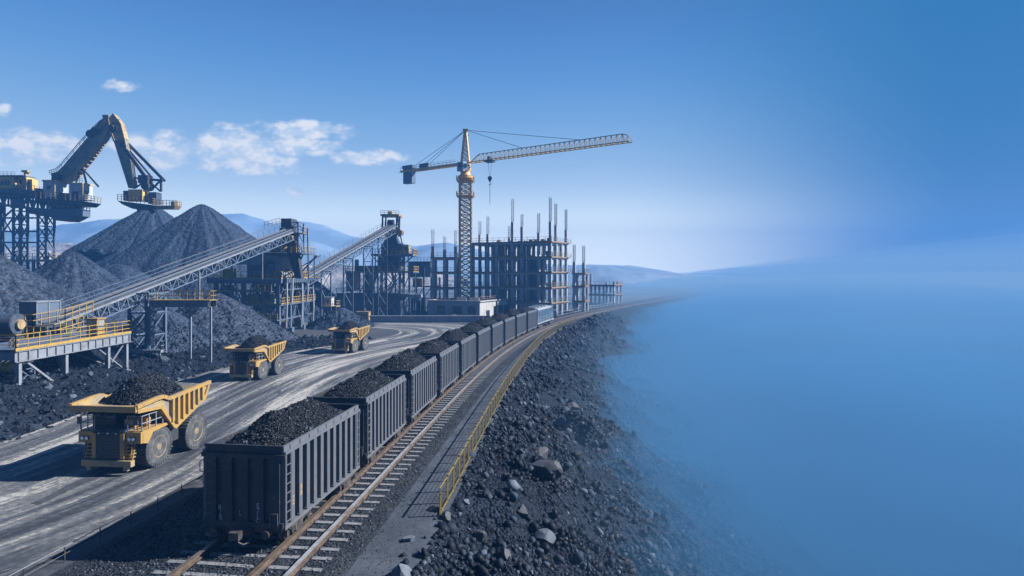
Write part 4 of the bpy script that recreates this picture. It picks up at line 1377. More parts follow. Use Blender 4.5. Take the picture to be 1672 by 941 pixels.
# stony bank along the left edge of the haul road
rr = np.random.default_rng(31)
rows = []
lt = spline(LE, 240)
lt = lt[(lt[:, 1] > 20) & (lt[:, 1] < 99)]
ws = np.concatenate([np.linspace(-0.3, 12, 40), [14, 17, 22]])
for (x, y) in lt:
    hgt = np.interp(y, [20, 30, 44, 52, 60, 72, 84, 99], [3.0, 2.8, 2.6, 2.3, 1.7, 1.1, 1.0, 0.5])
    zz = hgt * np.clip(1 - np.exp(-np.maximum(ws - .2, 0) / 2.6), 0, 1) * np.interp(ws, [0, 9, 22], [1, 1, .35])
    rows.append(np.stack([x - ws, np.full_like(ws, y) - ws * .12, zz], -1))
A = np.array(rows)
am = np.clip(A[:, :, 2] / 1.2, 0.0, 1)
A[:, :, 2] += am * (fbm(A[:, :, 0] / 2.4, A[:, :, 1] / 2.4, 0, 4) * .5 + (.4 - np.abs(fbm(A[:, :, 0] / 1.3, A[:, :, 1] / 1.3 + 9, 0, 3))) * .35) - np.where(ws < 0, .1, 0)[None]
nr, nc = A.shape[:2]
v1 = A.reshape(-1, 3); f1 = grid_faces(nr, nc)[:, ::-1]
N_ = 16000
ri = np.clip((rr.random(N_) ** 1.25 * nr).astype(int), 0, nr - 1); ci = np.clip((rr.random(N_) ** 1.3 * 38).astype(int), 0, nc - 1)
s_ = np.clip(rr.lognormal(-2.75, .7, N_), .03, .6)
P_ = A[ri, ci] + np.stack([rr.normal(0, .25, N_), rr.normal(0, .25, N_), s_ * .15], -1)
v2, f2 = lumps(P_, s_, rr)
fs = [tuple(q) for q in f1] + [tuple(q) for q in f2 + len(v1)]
bank = link_mesh('rubble_bank', np.concatenate([v1, v2]), fs, spoil_m); bank.data.materials.append(spoil_stones)
mi = np.zeros(len(fs), np.int32); mi[len(f1):] = 1
bank.data.polygons.foreach_set('material_index', mi)
bank.data.polygons.foreach_set('use_smooth', mi == 0)
tag(bank, 'rough bank of broken coal rock along the left edge of the haul road', None, None, 'stuff')

# loose rock on the pit slope
rr = np.random.default_rng(77)
N_ = 120000
yy = 14 + 150 * rr.random(N_) ** 2.7
ov = rr.random(N_) ** 1.15 * (16 + yy * .12)
xx = rim(yy) + ov - np.where(rr.random(N_) < .12, rr.random(N_) ** 2 * 1.1, .05)
s_ = np.clip(rr.lognormal(-3.05, .68, N_), .02, .26) * (1 + yy / 90)
n2 = 3400
y2 = 16 + 110 * rr.random(n2) ** 1.7; o2_ = rr.random(n2) * (13 + y2 * .1) + .4
yy = np.concatenate([yy, y2]); xx = np.concatenate([xx, rim(y2) + o2_]); s_ = np.concatenate([s_, np.clip(rr.lognormal(-1.95, .42, n2), .09, .34) * (1 + y2 / 160)])
N_ += n2
clump = fbm(xx / 3.2, yy / 3.2, 0, 3)
keep = clump > rr.uniform(-1.1, .5, N_)
xx, yy, s_ = xx[keep], yy[keep], s_[keep]
zz = ground_z(xx, yy) + s_ * .2
v, f = lumps(np.stack([xx, yy, zz], -1), s_, rr, .55)
o = link_mesh('slope_rubble', v, f, spoil_stones)
tag(o, 'broken stones scattered over the pit slope below the yellow fence', None, None, 'stuff')


def on_slope(px, py):
    """where the line of sight of the survey meets the slope"""
    lo = 15.0
    dv = at(px, py, 1.0) - Vector((0, 0, CAMZ))
    t_ = lo
    while t_ < 250:
        p = Vector((0, 0, CAMZ)) + dv * t_
        if p.z < float(ground_z(p.x, p.y)):
            return p
        t_ += .15
    return p


BL = [(655, 931, .62, 'large pale rock at the bottom of the picture beside the path', boulder_m),
      (668, 878, .36, 'rounded grey rock between the path and the start of the yellow fence', boulder_m),
      (711, 828, .52, 'dark rock leaning on the first post of the yellow fence', boulder_dark),
      (729, 842, .42, 'small dark rock just below the first fence panel', boulder_dark),
      (681, 899, .26, 'small pale rock below the rounded grey one', boulder_m),
      (893, 876, .62, 'pale rock slab lying low on the slope near the added mist', boulder_m),
      (826, 902, .50, 'dark rock low on the slope left of the pale slab', boulder_dark),
      (786, 874, .55, 'broad dark rock half buried in the middle of the near slope', boulder_dark),
      (884, 738, 1.05, 'upper of the two big rock outcrops on the slope', boulder_dark),
      (898, 768, 1.25, 'lower of the two big rock outcrops on the slope', boulder_dark),
      (852, 832, .60, 'dark rock jutting from a rib of the slope', boulder_dark),
      (915, 690, 1.0, 'far rock outcrop high on the slope, pale on its sunny side', boulder_m),
      (760, 815, .34, 'small grey rock below the third fence panel', boulder_m),
      (935, 660, 1.1, 'farthest rock outcrop, almost lost in the added mist', boulder_dark)]
for i, (px, py, r_, lab, mt) in enumerate(BL):
    p = on_slope(px, py + 8)
    v, f = boulder_mesh(40 + i, r_, (1.0, .8, .72))
    o = link_mesh('rock', v, f, mt, None, False)
    o.location = (p.x, p.y, p.z + r_ * .22); o.rotation_euler = (random.uniform(-.3, .3), random.uniform(-.2, .4), random.uniform(0, 6))
    tag(o, lab, 'rock', 'rocks on the pit slope')


# ------------------------------------------------------------------ inclined belt conveyors
def conveyor(name, label, tail, head, wd, depth, rails, panels, tail_over=0.0):
    """belt from tail to head; every part built along the line between them"""
    tail, head = Vector(tail), Vector(head)
    root = thing(name, label, 'conveyor', tail)
    o = tail
    d_ = head - tail; L = d_.length; d_ = d_ / L
    x_ = d_.cross(Vector((0, 0, 1))).normalized(); n_ = x_.cross(d_)
    P = lambda t_, a, h: tail + d_ * t_ + x_ * a + n_ * h
    hw_ = wd / 2
    b = MB(o)
    k = 40
    prof_ = [(-hw_ * .62, .14), (-hw_ * .3, .0), (hw_ * .3, .0), (hw_ * .62, .14)]
    for i in range(3):
        b.add([P(0, *prof_[i]), P(0, *prof_[i + 1]), P(L, *prof_[i + 1]), P(L, *prof_[i])], [(0, 1, 2, 3)])
        b.add([P(0, prof_[i][0], prof_[i][1] - .03), P(0, prof_[i + 1][0], prof_[i + 1][1] - .03), P(L, prof_[i + 1][0], prof_[i + 1][1] - .03), P(L, prof_[i][0], prof_[i][1] - .03)], [(3, 2, 1, 0)])
    b.build('belt', belt_m, root)
    b = MB(o)                                   # idlers and their frames
    n2 = int(L / 1.1)
    for i in range(n2):
        t_ = (i + .5) * L / n2
        for sg in (-1, 1):
            b.beam(P(t_, sg * hw_ * .30, -.06), P(t_, sg * hw_ * .68, .10), .10)
            b.beam(P(t_, sg * hw_ * .70, -.42), P(t_, sg * hw_ * .70, .16), .08)
        b.beam(P(t_, -hw_ * .3, -.07), P(t_, hw_ * .3, -.07), .10)
    b.build('idler_rollers', steel_dark, root)
    b = MB(o)
    for sg in (-1, 1):
        b.beam(P(0, sg * hw_ * .84, -.27), P(L, sg * hw_ * .84, -.27), .05, .24)
    b.build('skirt_plate', steel_dark, root)
    for sg in (-1, 1):
        b = MB(o)
        a = sg * hw_
        b.beam(P(-.3, sg * hw_ * .72, -.05), P(L + .2, sg * hw_ * .72, -.05), .07, .2)
        b.beam(P(0, a, -.48), P(L, a, -.48), .16, .24)
        b.beam(P(0, a, -depth), P(L, a, -depth), .13, .13)
        for i in range(panels):
            t0, t1 = i * L / panels, (i + 1) * L / panels
            b.beam(P(t0, a, -.5), P(t0, a, -depth), .12)
            if i % 2: b.beam(P(t0, a, -.5), P(t1, a, -depth), .11)
            else: b.beam(P(t0, a, -depth), P(t1, a, -.5), .11)
        b.build('truss', steel, root)
        b = MB(o)
        b.beam(P(0, a + sg * .09, -.48), P(L, a + sg * .09, -.48), .03, .20)
        b.build('edge_plate', steel_light, root)
    b = MB(o)
    for i in range(panels + 1):
        t0 = i * L / panels
        b.beam(P(t0, -hw_, -depth), P(t0, hw_, -depth), .08); b.beam(P(t0, -hw_, -.5), P(t0, hw_, -.5), .08)
    b.build('cross_beams', steel, root)
    b = MB(o)
    for sg in rails:
        a0, a1 = sg * (hw_ + .05), sg * (hw_ + .75)
        b.add([P(0, a0, -.36), P(0, a1, -.36), P(L, a1, -.36), P(L, a0, -.36)], [(0, 1, 2, 3)])
        b.add([P(0, a0, -.40), P(0, a1, -.40), P(L, a1, -.40), P(L, a0, -.40)], [(3, 2, 1, 0)])
        b.beam(P(0, a1, -.42), P(L, a1, -.42), .05, .22)
    b.build('walkway', steel_light, root)
    b = MB(o)
    for sg in rails:
        a1 = sg * (hw_ + .72)
        n3 = int(L / 1.6)
        for i in range(n3 + 1):
            t_ = i * L / n3
            b.beam(P(t_, a1, -.36), P(t_, a1, -.36) + Vector((0, 0, 1.05)), .045)
        for hh in (.55, 1.05):
            b.beam(P(0, a1, -.36) + Vector((0, 0, hh)), P(L, a1, -.36) + Vector((0, 0, hh)), .05)
    b.build('handrail', steel, root)
    b = MB(o)
    for t_ in (-.1, L + .1):
        b.tube(P(t_, -hw_ * .7, -.25), P(t_, hw_ * .7, -.25), .34, 16)
    b.build('drum', steel_dark, root)
    return root, P, L


T1, H1 = at(26, 541, 56.5), at(470, 375, 103.5)
C1, P1, L1 = conveyor('belt_conveyor', 'long inclined belt conveyor rising from the lower left to the transfer plant', T1, H1, 1.7, 1.75, (-1,), 36)
o1 = Vector(C1.location)
b = MB(o1)                                    # hand line from the head frame down past the heap
q0, q1 = P1(L1 * .42, -1.55, .75), at(461, 361, 104.4)
q = [q0.lerp(q1, k) - Vector((0, 0, .9 * k * (1 - k))) for k in np.linspace(0, 1, 12)]
b.path(q, .035, 5); b.build('cable', cable_m, C1)
# cross trestles that carry the conveyor
def trestle(root, o, P, t_, zfoot, spread=.5, wd=1.0, name='trestle'):
    b = MB(o)
    top = [P(t_, -wd, -1.85), P(t_, wd, -1.85)]
    for p in top:
        b.ibeam(Vector((p.x, p.y, zfoot)), p, .3, .3) if False else b.beam(Vector((p.x, p.y, zfoot)), p, .24, .24)
    n_ = max(2, int((top[0].z - zfoot) / 3))
    for i in range(n_):
        z0, z1 = zfoot + (top[0].z - zfoot) * i / n_, zfoot + (top[0].z - zfoot) * (i + 1) / n_
        a, c_ = top
        b.beam((a.x, a.y, z0), (c_.x, c_.y, z1), .1); b.beam((c_.x, c_.y, z0), (a.x, a.y, z1), .1)
        b.beam((a.x, a.y, z1), (c_.x, c_.y, z1), .14)
    b.build(name, steel, root)


trestle(C1, o1, P1, L1 * .15, -.2, wd=.9)
b = MB(o1); q = P1(L1 * .80, .9, -1.8); b.beam((q.x, q.y, at(0, 455, 105).z), q, .16); b.build('post', steel_light, C1)
# trestle tower with side walkway
TT = thing('conveyor_trestle', 'tall braced trestle with a railed walkway under the middle of the long conveyor', 'trestle', at(243, 600, 69.5))
oo = Vector(TT.location); Y0 = 69.5
xr = at(243, 600, Y0).x; xl = at(212, 600, Y0).x
pm = P1(L1 * (Y0 - T1.y) / (H1.y - T1.y), 0, -1.9)
for y in (Y0, Y0 + 3.2):
    for x in (xl, xr):
        zt_ = P1(L1 * (y - T1.y) / (H1.y - T1.y), 0, -1.8).z - .2
        b = MB(oo); b.beam((x, y, -.3), (x, y, zt_), .34, .34); b.build('leg', steel, TT)
b = MB(oo)
for y in (Y0, Y0 + 3.2):
    for z0, z1 in ((1.2, 3.6), (3.6, 6.2), (6.2, 8.4)):
        b.beam((xl, y, z0), (xr, y, z1), .10); b.beam((xr, y, z0), (xl, y, z1), .10); b.beam((xl, y, z1), (xr, y, z1), .16)
for x in (xl, xr):
    for z0, z1 in ((1.2, 3.6), (3.6, 6.2), (6.2, 8.4)):
        b.beam((x, Y0, z0), (x, Y0 + 3.2, z1), .10); b.beam((x, Y0, z1), (x, Y0 + 3.2, z1), .16)
b.build('bracing', steel, TT)
zw = at(0, 489, 71).z
xe = at(354, 489, 71).x
b = MB(oo); b.bx(xr + .1, xe, Y0 - .1, Y0 + 1.5, zw - .08, zw); b.build('walkway', yellow_rail, TT)
b = MB(oo)
for y in (Y0 - .1, Y0 + 1.5):
    b.ibeam((xr + .1, y, zw - .45), (xe, y, zw - .45), .22, .70)
for k in range(9):
    x = xr + .4 + k * (xe - xr - .6) / 8
    b.bx(x - .04, x + .04, Y0 - .2, Y0 - .13, zw - .78, zw - .12)
b.build('girder', steel_light, TT)
b = MB(oo); b.rail([(xr + .1, Y0 - .08, zw), (xe, Y0 - .08, zw), (xe, Y0 + 1.45, zw), (xr + .1, Y0 + 1.45, zw)], 1.0, .9, .05); b.build('handrail', yellow_rail, TT)
xm = at(317, 497, 71).x
b = MB(oo)
b.beam((xm, Y0 + .7, 0), (xm, Y0 + .7, zw - .8), .2); b.beam((xe - .3, Y0 + .7, 0), (xe - .3, Y0 + .7, zw - .8), .2)
b.beam((xm - 1.4, Y0 + .7, zw - .8), (xm - .1, Y0 + .7, zw - 2.2), .1)
xc = at(331, 440, 71.5).x
b.beam((xc, Y0 + 1.2, zw), (xc, Y0 + 1.2, zw + 3.2), .16)
b.build('post', steel_light, TT)
zl = at(0, 571, 69.5).z
b = MB(oo); b.bx(xl - .4, xr + 1.7, Y0 - .6, Y0 + .6, zl - .3, zl); b.build('landing', steel_light, TT)
b = MB(oo); b.rail([(xr + .2, Y0 - .55, zl), (xr + 1.65, Y0 - .55, zl), (xr + 1.65, Y0 + .5, zl)], 1.0, .6, .05); b.beam((xr + 1.55, Y0 - .5, 0), (xr + 1.55, Y0 - .5, zl), .12); b.build('handrail', panel_grey, TT)

# ------------------------------------------------------------------ loading platform at the lower end
XP, YA, YB = -37.45, 46.2, 60.0
ZP = at(0, 572, 46).z
LPF = thing('loading_platform', 'long loading platform with yellow handrails on steel legs beside the conveyor tail', 'platform', (XP - 2, 53, 0))
oo = Vector(LPF.location)
for y, x in [(YA + .5, XP - .2), (51.6, XP - .2), (57.0, XP - .2), (YB - .3, XP - .2), (YA + .5, XP - 4.6), (51.6, XP - 4.6), (57.0, XP - 4.6)]:
    b = MB(oo); b.ibeam((x, y, -.2), (x, y, ZP - .9), .32, .34, .05) if False else b.beam((x, y, -.2), (x, y, ZP - .9), .30, .34)
    b.bx(x - .3, x + .3, y - .3, y + .3, 1.2, 1.3)
    b.build('leg', steel_light, LPF)
b = MB(oo)
b.bx(XP - 5, XP - .03, YA, YB, ZP - .1, ZP); b.build('deck', steel, LPF)
b = MB(oo)
for x in (XP, XP - 5):
    b.ibeam((x, YA - .1, ZP - .55), (x, YB + .1, ZP - .55), .3, .86, .06)
    for k in range(15):
        y = YA + .2 + k * (YB - YA - .4) / 14
        b.bx(x - .14, x + .14, y - .04, y + .04, ZP - .92, ZP - .18)
for k in range(6):
    y = YA + .3 + k * (YB - YA - .6) / 5
    b.bx(XP - 4.8, XP - .2, y - .1, y + .1, ZP - .8, ZP - .2)
b.build('girder', steel_light, LPF)
b = MB(oo)
b.bx(XP - .02, XP + .10, YA - .1, YB + .1, ZP - .10, ZP + .10)
b.rail([(XP - 5, YA, ZP), (XP, YA, ZP), (XP, YB, ZP), (XP - 5, YB, ZP)], 1.1, 1.15, .055, 2)
b.build('handrail', yellow_rail, LPF)
for q0, q1, r_ in (((XP - .2, YA + 1.0, ZP - .9), (XP - .2, YA + 5.3, .9), .16), ((XP - 4.6, YB - 4, ZP - .9), (XP - .6, YB - .5, 1.4), .12), ((XP - .2, YB - 4.6, ZP - .9), (XP - .4, YB - .6, 1.6), .10), ((XP - .2, YB - .5, ZP - 1.0), (XP - .2, YB - 2.4, ZP - 2.6), .10)):
    b = MB(oo); b.beam(q0, q1, r_); b.build('brace', steel_light, LPF)
cbx = thing('control_cabinet', 'yellow control cabinet standing on the loading platform', 'cabinet', (XP - .75, 56.2, ZP))
oo = Vector(cbx.location)
b = MB(oo); b.bx(XP - 1.25, XP - .3, 55.7, 56.7, ZP, ZP + 1.55); b.bx(XP - 1.35, XP - .2, 55.6, 56.8, ZP + 1.55, ZP + 1.66); b.build('case', yellow, cbx)
b = MB(oo); b.bx(XP - .30, XP - .28, 55.85, 56.55, ZP + .75, ZP + 1.4); b.build('panel', panel_grey, cbx)
b = MB(oo); b.bx(XP - 1.1, XP - .5, 55.68, 55.70, ZP + .1, ZP + 1.45); b.build('door', tan_paint, cbx)

# tail station: feed hopper, drive drum, railings
FH = thing('feed_hopper', 'steel feed hopper with a dark front above the tail of the long conveyor', 'hopper', at(45, 545, 57.0))
oo = Vector(FH.location)
a = at(31, 493, 57); xh0, xh1, zh1 = a.x, at(59, 493, 57).x, a.z; zh0 = at(0, 522, 57).z
b = MB(oo); b.bx(xh0, xh1, 57.0, 60.0, zh0 + .5, zh1)
b.prism([(xh0, zh0 + .5), (xh1, zh0 + .5), (xh1 - .4, zh0 - .9), (xh0 + .4, zh0 - .9)], 57.2, 59.8, 'Y')
b.build('bin', steel, FH)
b = MB(oo)
b.bx(xh0 - .08, xh1 + .08, 56.92, 60.08, zh1 - .1, zh1 + .02)
for y in (57.0, 58.5, 60.0): b.bx(xh1, xh1 + .08, y - .05, y + .05, zh0 + .5, zh1)
b.build('stiffener', steel_light, FH)
b = MB(oo)
for x in (xh0 + .1, xh1 - .1):
    for y in (57.1, 59.9): b.beam((x, y, 0), (x, y, zh0 + .5), .2)
b.build('leg', steel, FH)
b = MB(oo)
b.rail([(xh0 - 3, 56.2, zh0 - .6), (xh1 + .3, 56.2, zh0 - .6), (xh1 + 1.6, 58.5, zh0 - .2), (xh1 + 2.2, 61.5, zh0 + .4)], 1.1, .7, .06, 1)
b.rail([(xh0 - 1, 56.0, zh0 - 1.9), (xh1 + 2.4, 56.0, zh0 - 1.5), (xh1 + 3.0, 59.0, zh0 - .9)], 1.1, .6, .06, 1)
b.build('handrail', yellow_rail, FH)
b = MB(oo)
b.bx(xh0 - 3, xh1 + 1.5, 56.2, 60.5, zh0 - .75, zh0 - .6)
b.bx(xh0 - 1.2, xh1 + 2.2, 55.9, 57.5, zh0 - 2.05, zh0 - 1.9)
b.build('deck', steel_dark, FH)
DM = thing('drive_drum', 'dark round drive drum at the left edge below the feed hopper', 'drum', at(11, 530, 55.5))
oo = Vector(DM.location); c_ = oo
b = MB(oo); b.lathe([(-1.3, .3), (-1.3, .95), (-1.2, 1.0), (1.0, 1.0), (1.1, .95), (1.1, .3)], c_, 'X', 28); b.build('shell', hood_m, DM)
b = MB(oo); b.lathe([(1.1, .45), (1.35, .45), (1.35, .2)], c_, 'X', 20); b.build('hub', tan_paint, DM)
b = MB(oo)
for x in (-1.1, .9): b.beam(c_ + Vector((x, 0, -3.9)), c_ + Vector((x, 0, -.7)), .25)
b.bx(c_.x - 1.6, c_.x + 1.4, c_.y - 1.2, c_.y + 1.2, c_.z - 1.3, c_.z - 1.05); b.build('stand', steel_dark, DM)
PM = thing('pump_frame', 'tangle of yellow pipes on a small frame at the left edge beneath the platform', 'pipework', at(12, 640, 47.5))
oo = Vector(PM.location)
b = MB(oo); x0, y0 = oo.x - .9, oo.y
b.col(x0, x0 + 1.9, y0, y0 + 1.4, 1.4, 3.2, 2, .1, .07); b.bx(x0 - .3, x0 + 2.0, y0 - .1, y0 + 1.5, 2.35, 2.45); b.build('frame', steel, PM)
b = MB(oo)
for k in range(3):
    b.path([(x0 - .6 + k * .4, y0 - .1, 3.4), (x0 + .5 + k * .4, y0 - .2, 3.9), (x0 + .9 + k * .35, y0, 4.7), (x0 + 1.0 + k * .3, y0 + .2, 5.6)], .07, 7)
b.lathe([(-.3, .1), (-.3, .35), (.3, .35), (.3, .1)], (x0 + .9, y0, 3.4), 'X', 14)
b.build('pipe', yellow, PM)

# ------------------------------------------------------------------ transfer plant (behind the head of the long conveyor)
TP1 = thing('transfer_plant', 'tall dark steel transfer plant where the long conveyor ends', 'plant tower', (-39.7, 106, 0))
oo = Vector(TP1.location)
XL, XR, YF_, YR = -51.2, -39.7, 105.0, 124.0
ZD = at(0, 455, 105).z
for y in (YF_, 110.3, 116.6, 122.5):
    b = MB(oo); b.beam((XR - .35, y, -.3), (XR - .35, y, ZD - .3), .62, .62); b.bx(XR - 1.0, XR + .3, y - .6, y + .6, -.3, .9)
    b.build('column', steel, TP1)
for x in (XL + .5, XL + 5.2, XL + 8.6):
    b = MB(oo); b.beam((x, YF_, -.3), (x, YF_, ZD - .3), .62, .62); b.build('column', steel, TP1)
    b = MB(oo); b.beam((x, YR - 2, -.3), (x, YR - 2, ZD - .3), .62, .62); b.build('column', steel, TP1)
b = MB(oo); b.bx(XL - .6, XR + .5, YF_ - 1.0, YR, ZD - .12, ZD)
b.build('deck', steel, TP1)
b = MB(oo)
b.bx(XL - .6, XR + .5, YF_ - 1.0, YF_ - .8, ZD - .85, ZD - .14); b.bx(XR + .25, XR + .42, YF_ - .8, YR, ZD - .75, ZD - .14)
for k in range(18):
    y = YF_ + .3 + k * (YR - YF_ - .6) / 17
    b.bx(XR + .42, XR + .55, y - .12, y + .12, ZD - .9, ZD - .16)
b.build('deck_girder', steel, TP1)
b = MB(oo); b.rail([(XL - .6, YF_ - .95, ZD), (XR + .45, YF_ - .95, ZD), (XR + .45, YR - .1, ZD)], 1.15, 1.1, .10, 1, .22); b.build('handrail', yellow_rail, TP1)
ZM = at(0, 497, 105).z
b = MB(oo); b.bx(XL + 3, XR + .1, YF_ - .2, YR - 1, ZM - .3, ZM); b.build('mid_deck', steel, TP1)
b = MB(oo); b.rail([(XL + 3, YF_ - .2, ZM), (XR + .2, YF_ - .2, ZM), (XR + .2, YR - 1, ZM)], 1.05, 1.2, .09, 1, .16); b.build('mid_handrail', yellow_rail, TP1)
b = MB(oo)
ycs = (YF_, 110.3, 116.6, 122.5)
for y0, y1 in zip(ycs[:-1], ycs[1:]):
    for z0, z1 in ((.8, ZM - .3), (ZM, ZD - .8)):
        b.beam((XR - .3, y0, z0), (XR - .3, (y0 + y1) / 2, z1), .16); b.beam((XR - .3, y1, z0), (XR - .3, (y0 + y1) / 2, z1), .16)
xs_ = (XL + .5, XL + 5.2, XL + 8.6, XR - .3)
for x0, x1 in zip(xs_[:-1], xs_[1:]):
    for z0, z1 in ((.8, ZM - .3), (ZM, ZD - .8)):
        b.beam((x0, YF_ + .2, z0), ((x0 + x1) / 2, YF_ + .2, z1), .16); b.beam((x1, YF_ + .2, z0), ((x0 + x1) / 2, YF_ + .2, z1), .16)
        b.beam((x0, YF_ + 9, z0), (x1, YF_ + 9, z1), .18)
b.build('bracing', steel, TP1)
b = MB(oo)                                     # crushers, chutes, motors seen between the columns
rr2 = random.Random(3)
for k in range(16):
    x = rr2.uniform(XL + 4, XR - 1.2); y = rr2.uniform(YF_ + 1.0, YR - 3); z = rr2.choice((.2, ZM))
    h1 = rr2.uniform(1.2, 2.9)
    if k % 3 == 0: b.tube((x, y, z), (x, y, z + h1), rr2.uniform(.4, .9), 12, rr2.uniform(.3, .8))
    elif k % 3 == 1: b.bx(x - .8, x + .8, y - .8, y + .8, z, z + h1)
    else: b.prism([(x - 1, z + h1 + .6), (x + 1, z + h1 + .6), (x + .3, z), (x - .3, z)], y - .8, y + .8, 'Y')
b.build('machinery', steel_dark, TP1)
for k, (dy, z, r_) in enumerate(((2.2, .4, .8), (7.4, .3, .9), (13.5, .4, .8), (3.0, ZM, .7), (8.6, ZM, .8), (14.6, ZM, .7))):
    b = MB(oo); c_ = (XR - 1.9, YF_ + dy, z + 1.2)
    b.lathe([(-.5, .2), (-.5, r_ * .8), (-.3, r_), (.5, r_), (.7, r_ * .6), (.7, .2)], c_, 'X', 18)
    b.bx(c_[0] - .7, c_[0] + .5, c_[1] - .6, c_[1] + .6, z, z + .6)
    b.tube((c_[0], c_[1], c_[2]), (c_[0] + .3, c_[1] + .8, c_[2] + 1.6), .16, 8)
    b.build('motor', tan_paint if k % 2 else yellow, TP1)
# house on the main deck
ZH = at(0, 416, 105).z
xa, xb_ = at(378, 430, 106.5).x, XR - .3
yh0, yh1 = 106.5, 113.5
b = MB(oo)
b.bx(xa, xb_ - 3.0, yh0, yh0 + .2, ZD + 2.4, ZH); b.bx(xa, xb_, yh1 - .2, yh1, ZD, ZH)
b.bx(xb_ - 1.2, xb_, yh0, yh0 + .2, ZD, ZH); b.bx(xb_ - 3.0, xb_ - 1.2, yh0, yh0 + .2, ZD + 3.0, ZH)
b.bx(xb_ - .2, xb_, yh0 + .2, yh1 - .2, ZD, ZH); b.bx(xa, xb_, yh0, yh1, ZH - .12, ZH + .1)
for x in (xa, xa + 2.8, xa + 5.4): b.bx(x - .12, x + .12, yh0 - .05, yh0 + .25, ZD, ZH)
b.build('house_wall', panel_grey, TP1)
b = MB(oo); b.bx(xb_ - 2.7, xb_ - 1.5, yh0 + .3, yh0 + .4, ZD + .2, ZD + 2.6); b.bx(xb_ + .002, xb_ + .03, yh0 + 1.5, yh0 + 3.4, ZD + 1.1, ZD + 1.7); b.build('window', glass, TP1)
# upper deck and head frame
xu0, xu1 = at(423, 410, 104).x, at(505, 410, 108).x
b = MB(oo); b.bx(xu0, xu1, 104.2, 111.5, ZH + .12, ZH + .32); b.build('upper_deck', steel, TP1)
b = MB(oo); b.rail([(xu0, 104.3, ZH + .3), (xu1 - .1, 104.3, ZH + .3), (xu1 - .1, 111.4, ZH + .3)], 1.15, .9, .07); b.build('upper_handrail', yellow_rail, TP1)
b = MB(oo)
xk = at(470, 400, 105).x
for x in (xk - .8, xk + 1.9):
    for y in (104.6, 107.4): b.beam((x, y, ZH + .3), (x, y, ZH + 5.6), .22)
for z in (1.9, 3.7, 5.5):
    b.beam((xk - .8, 104.6, ZH + z), (xk + 1.9, 104.6, ZH + z), .16); b.beam((xk + 1.9, 104.6, ZH + z), (xk + 1.9, 107.4, ZH + z), .16)
    b.beam((xk - .8, 104.6, ZH + z - 1.7), (xk + 1.9, 104.6, ZH + z), .10); b.beam((xk + 1.9, 104.6, ZH + z), (xk + 1.9, 107.4, ZH + z - 1.7), .10)
b.beam((xk + 3.4, 105.5, ZD), (xk + 3.2, 105.5, ZH + 4.5), .18); b.beam((xk + 3.4, 108.5, ZD), (xk + 3.4, 108.5, ZH), .18)
b.beam((XR - .3, 106, ZD), (xk + 4.4, 109, ZH), .2); b.beam((XR + .6, 109.5, ZD), (xk + 2.2, 106, ZH), .2); b.beam((XR + .2, 112, ZD), (xk + 4.4, 107, ZH), .2)
b.build('head_frame', steel, TP1)
b = MB(oo); b.rail([(xk - .6, 104.5, ZH + 3.7), (xk + 2.7, 104.5, ZH + 3.7), (xk + 2.7, 107.4, ZH + 3.7)], 1.1, .8, .06)
b.bx(xk - .8, xk + 2.8, 104.5, 107.5, ZH + 3.6, ZH + 3.7)
b.rail([(xk - 3.4, 103.4, ZH + 4.4), (xk - .9, 103.8, ZH + 5.2)], 1.0, .6, .06)
b.build('head_walkway', tan_paint, TP1)
b = MB(oo); b.bx(at(459, 360, 104.5).x, at(476, 360, 104.5).x, 104.4, 107.2, at(0, 371, 104.5).z, at(0, 357, 104.5).z); b.build('drive_house', hood_m, TP1)
b = MB(oo)
b.bx(xk - 1.4, xk + 1.2, 103.7, 105.2, ZH + 2.4, ZH + 3.2); b.bx(xk - 2.8, xk - 1.5, 104.7, 106, ZH + .4, ZH + 2.0); b.tube((xk - .6, 105, ZH + .4), (xk - .6, 105, ZH + 2.6), .45, 12)
b.bx(xk + .2, xk + 1.5, 104.7, 106, ZH + .4, ZH + 1.4); b.beam((xk - 3.4, 104.6, ZH + 1.9), (xk - .4, 104.6, ZH + 2.2), .2)
b.build('gearbox', yellow, TP1)
b = MB(oo); b.prism([(xk - 1.6, ZH + 4.6), (xk + .8, ZH + 4.6), (xk + 2.2, ZD), (xk + 1.2, ZD)], 105.2, 106.8, 'Y'); b.build('chute', steel_dark, TP1)
b = MB(oo)                                     # ducts and pipes climbing the right face
for dy, z0, z1, r_ in ((1.2, .6, ZD - .2, .16), (4.0, ZM, ZH, .20), (9.0, .6, ZD, .14), (12.2, ZM, ZD + 2, .18), (15.5, .5, ZM + 2, .16)):
    b.path([(XR + .5, YF_ + dy, z0), (XR + .55, YF_ + dy + .4, (z0 + z1) / 2), (XR + .2, YF_ + dy + 1.2, z1)], r_, 8)
b.build('pipe', panel_grey, TP1)
b = MB(oo)
for z in (2.6, ZM + 2.4):
    b.beam((XR - .2, YF_, z), (XR - .2, YR - 1.5, z), .22); b.beam((XL + .5, YF_ + .1, z), (XR - .3, YF_ + .1, z), .22)
b.build('tie_beam', steel, TP1)
for k, (x0, x1, y, zb_) in enumerate(((XL + 5.6, XL + 7.6, YF_ + .6, ZM), (XL + 1.2, XL + 3.0, YF_ + .8, ZD), (XL + 8.9, XL + 10.2, YF_ + .7, ZM))):
    b = MB(oo); b.bx(x0, x1, y, y + 1.2, zb_, zb_ + 1.7); b.build('switch_cabinet', (container_m, yellow, panel_grey)[k], TP1)
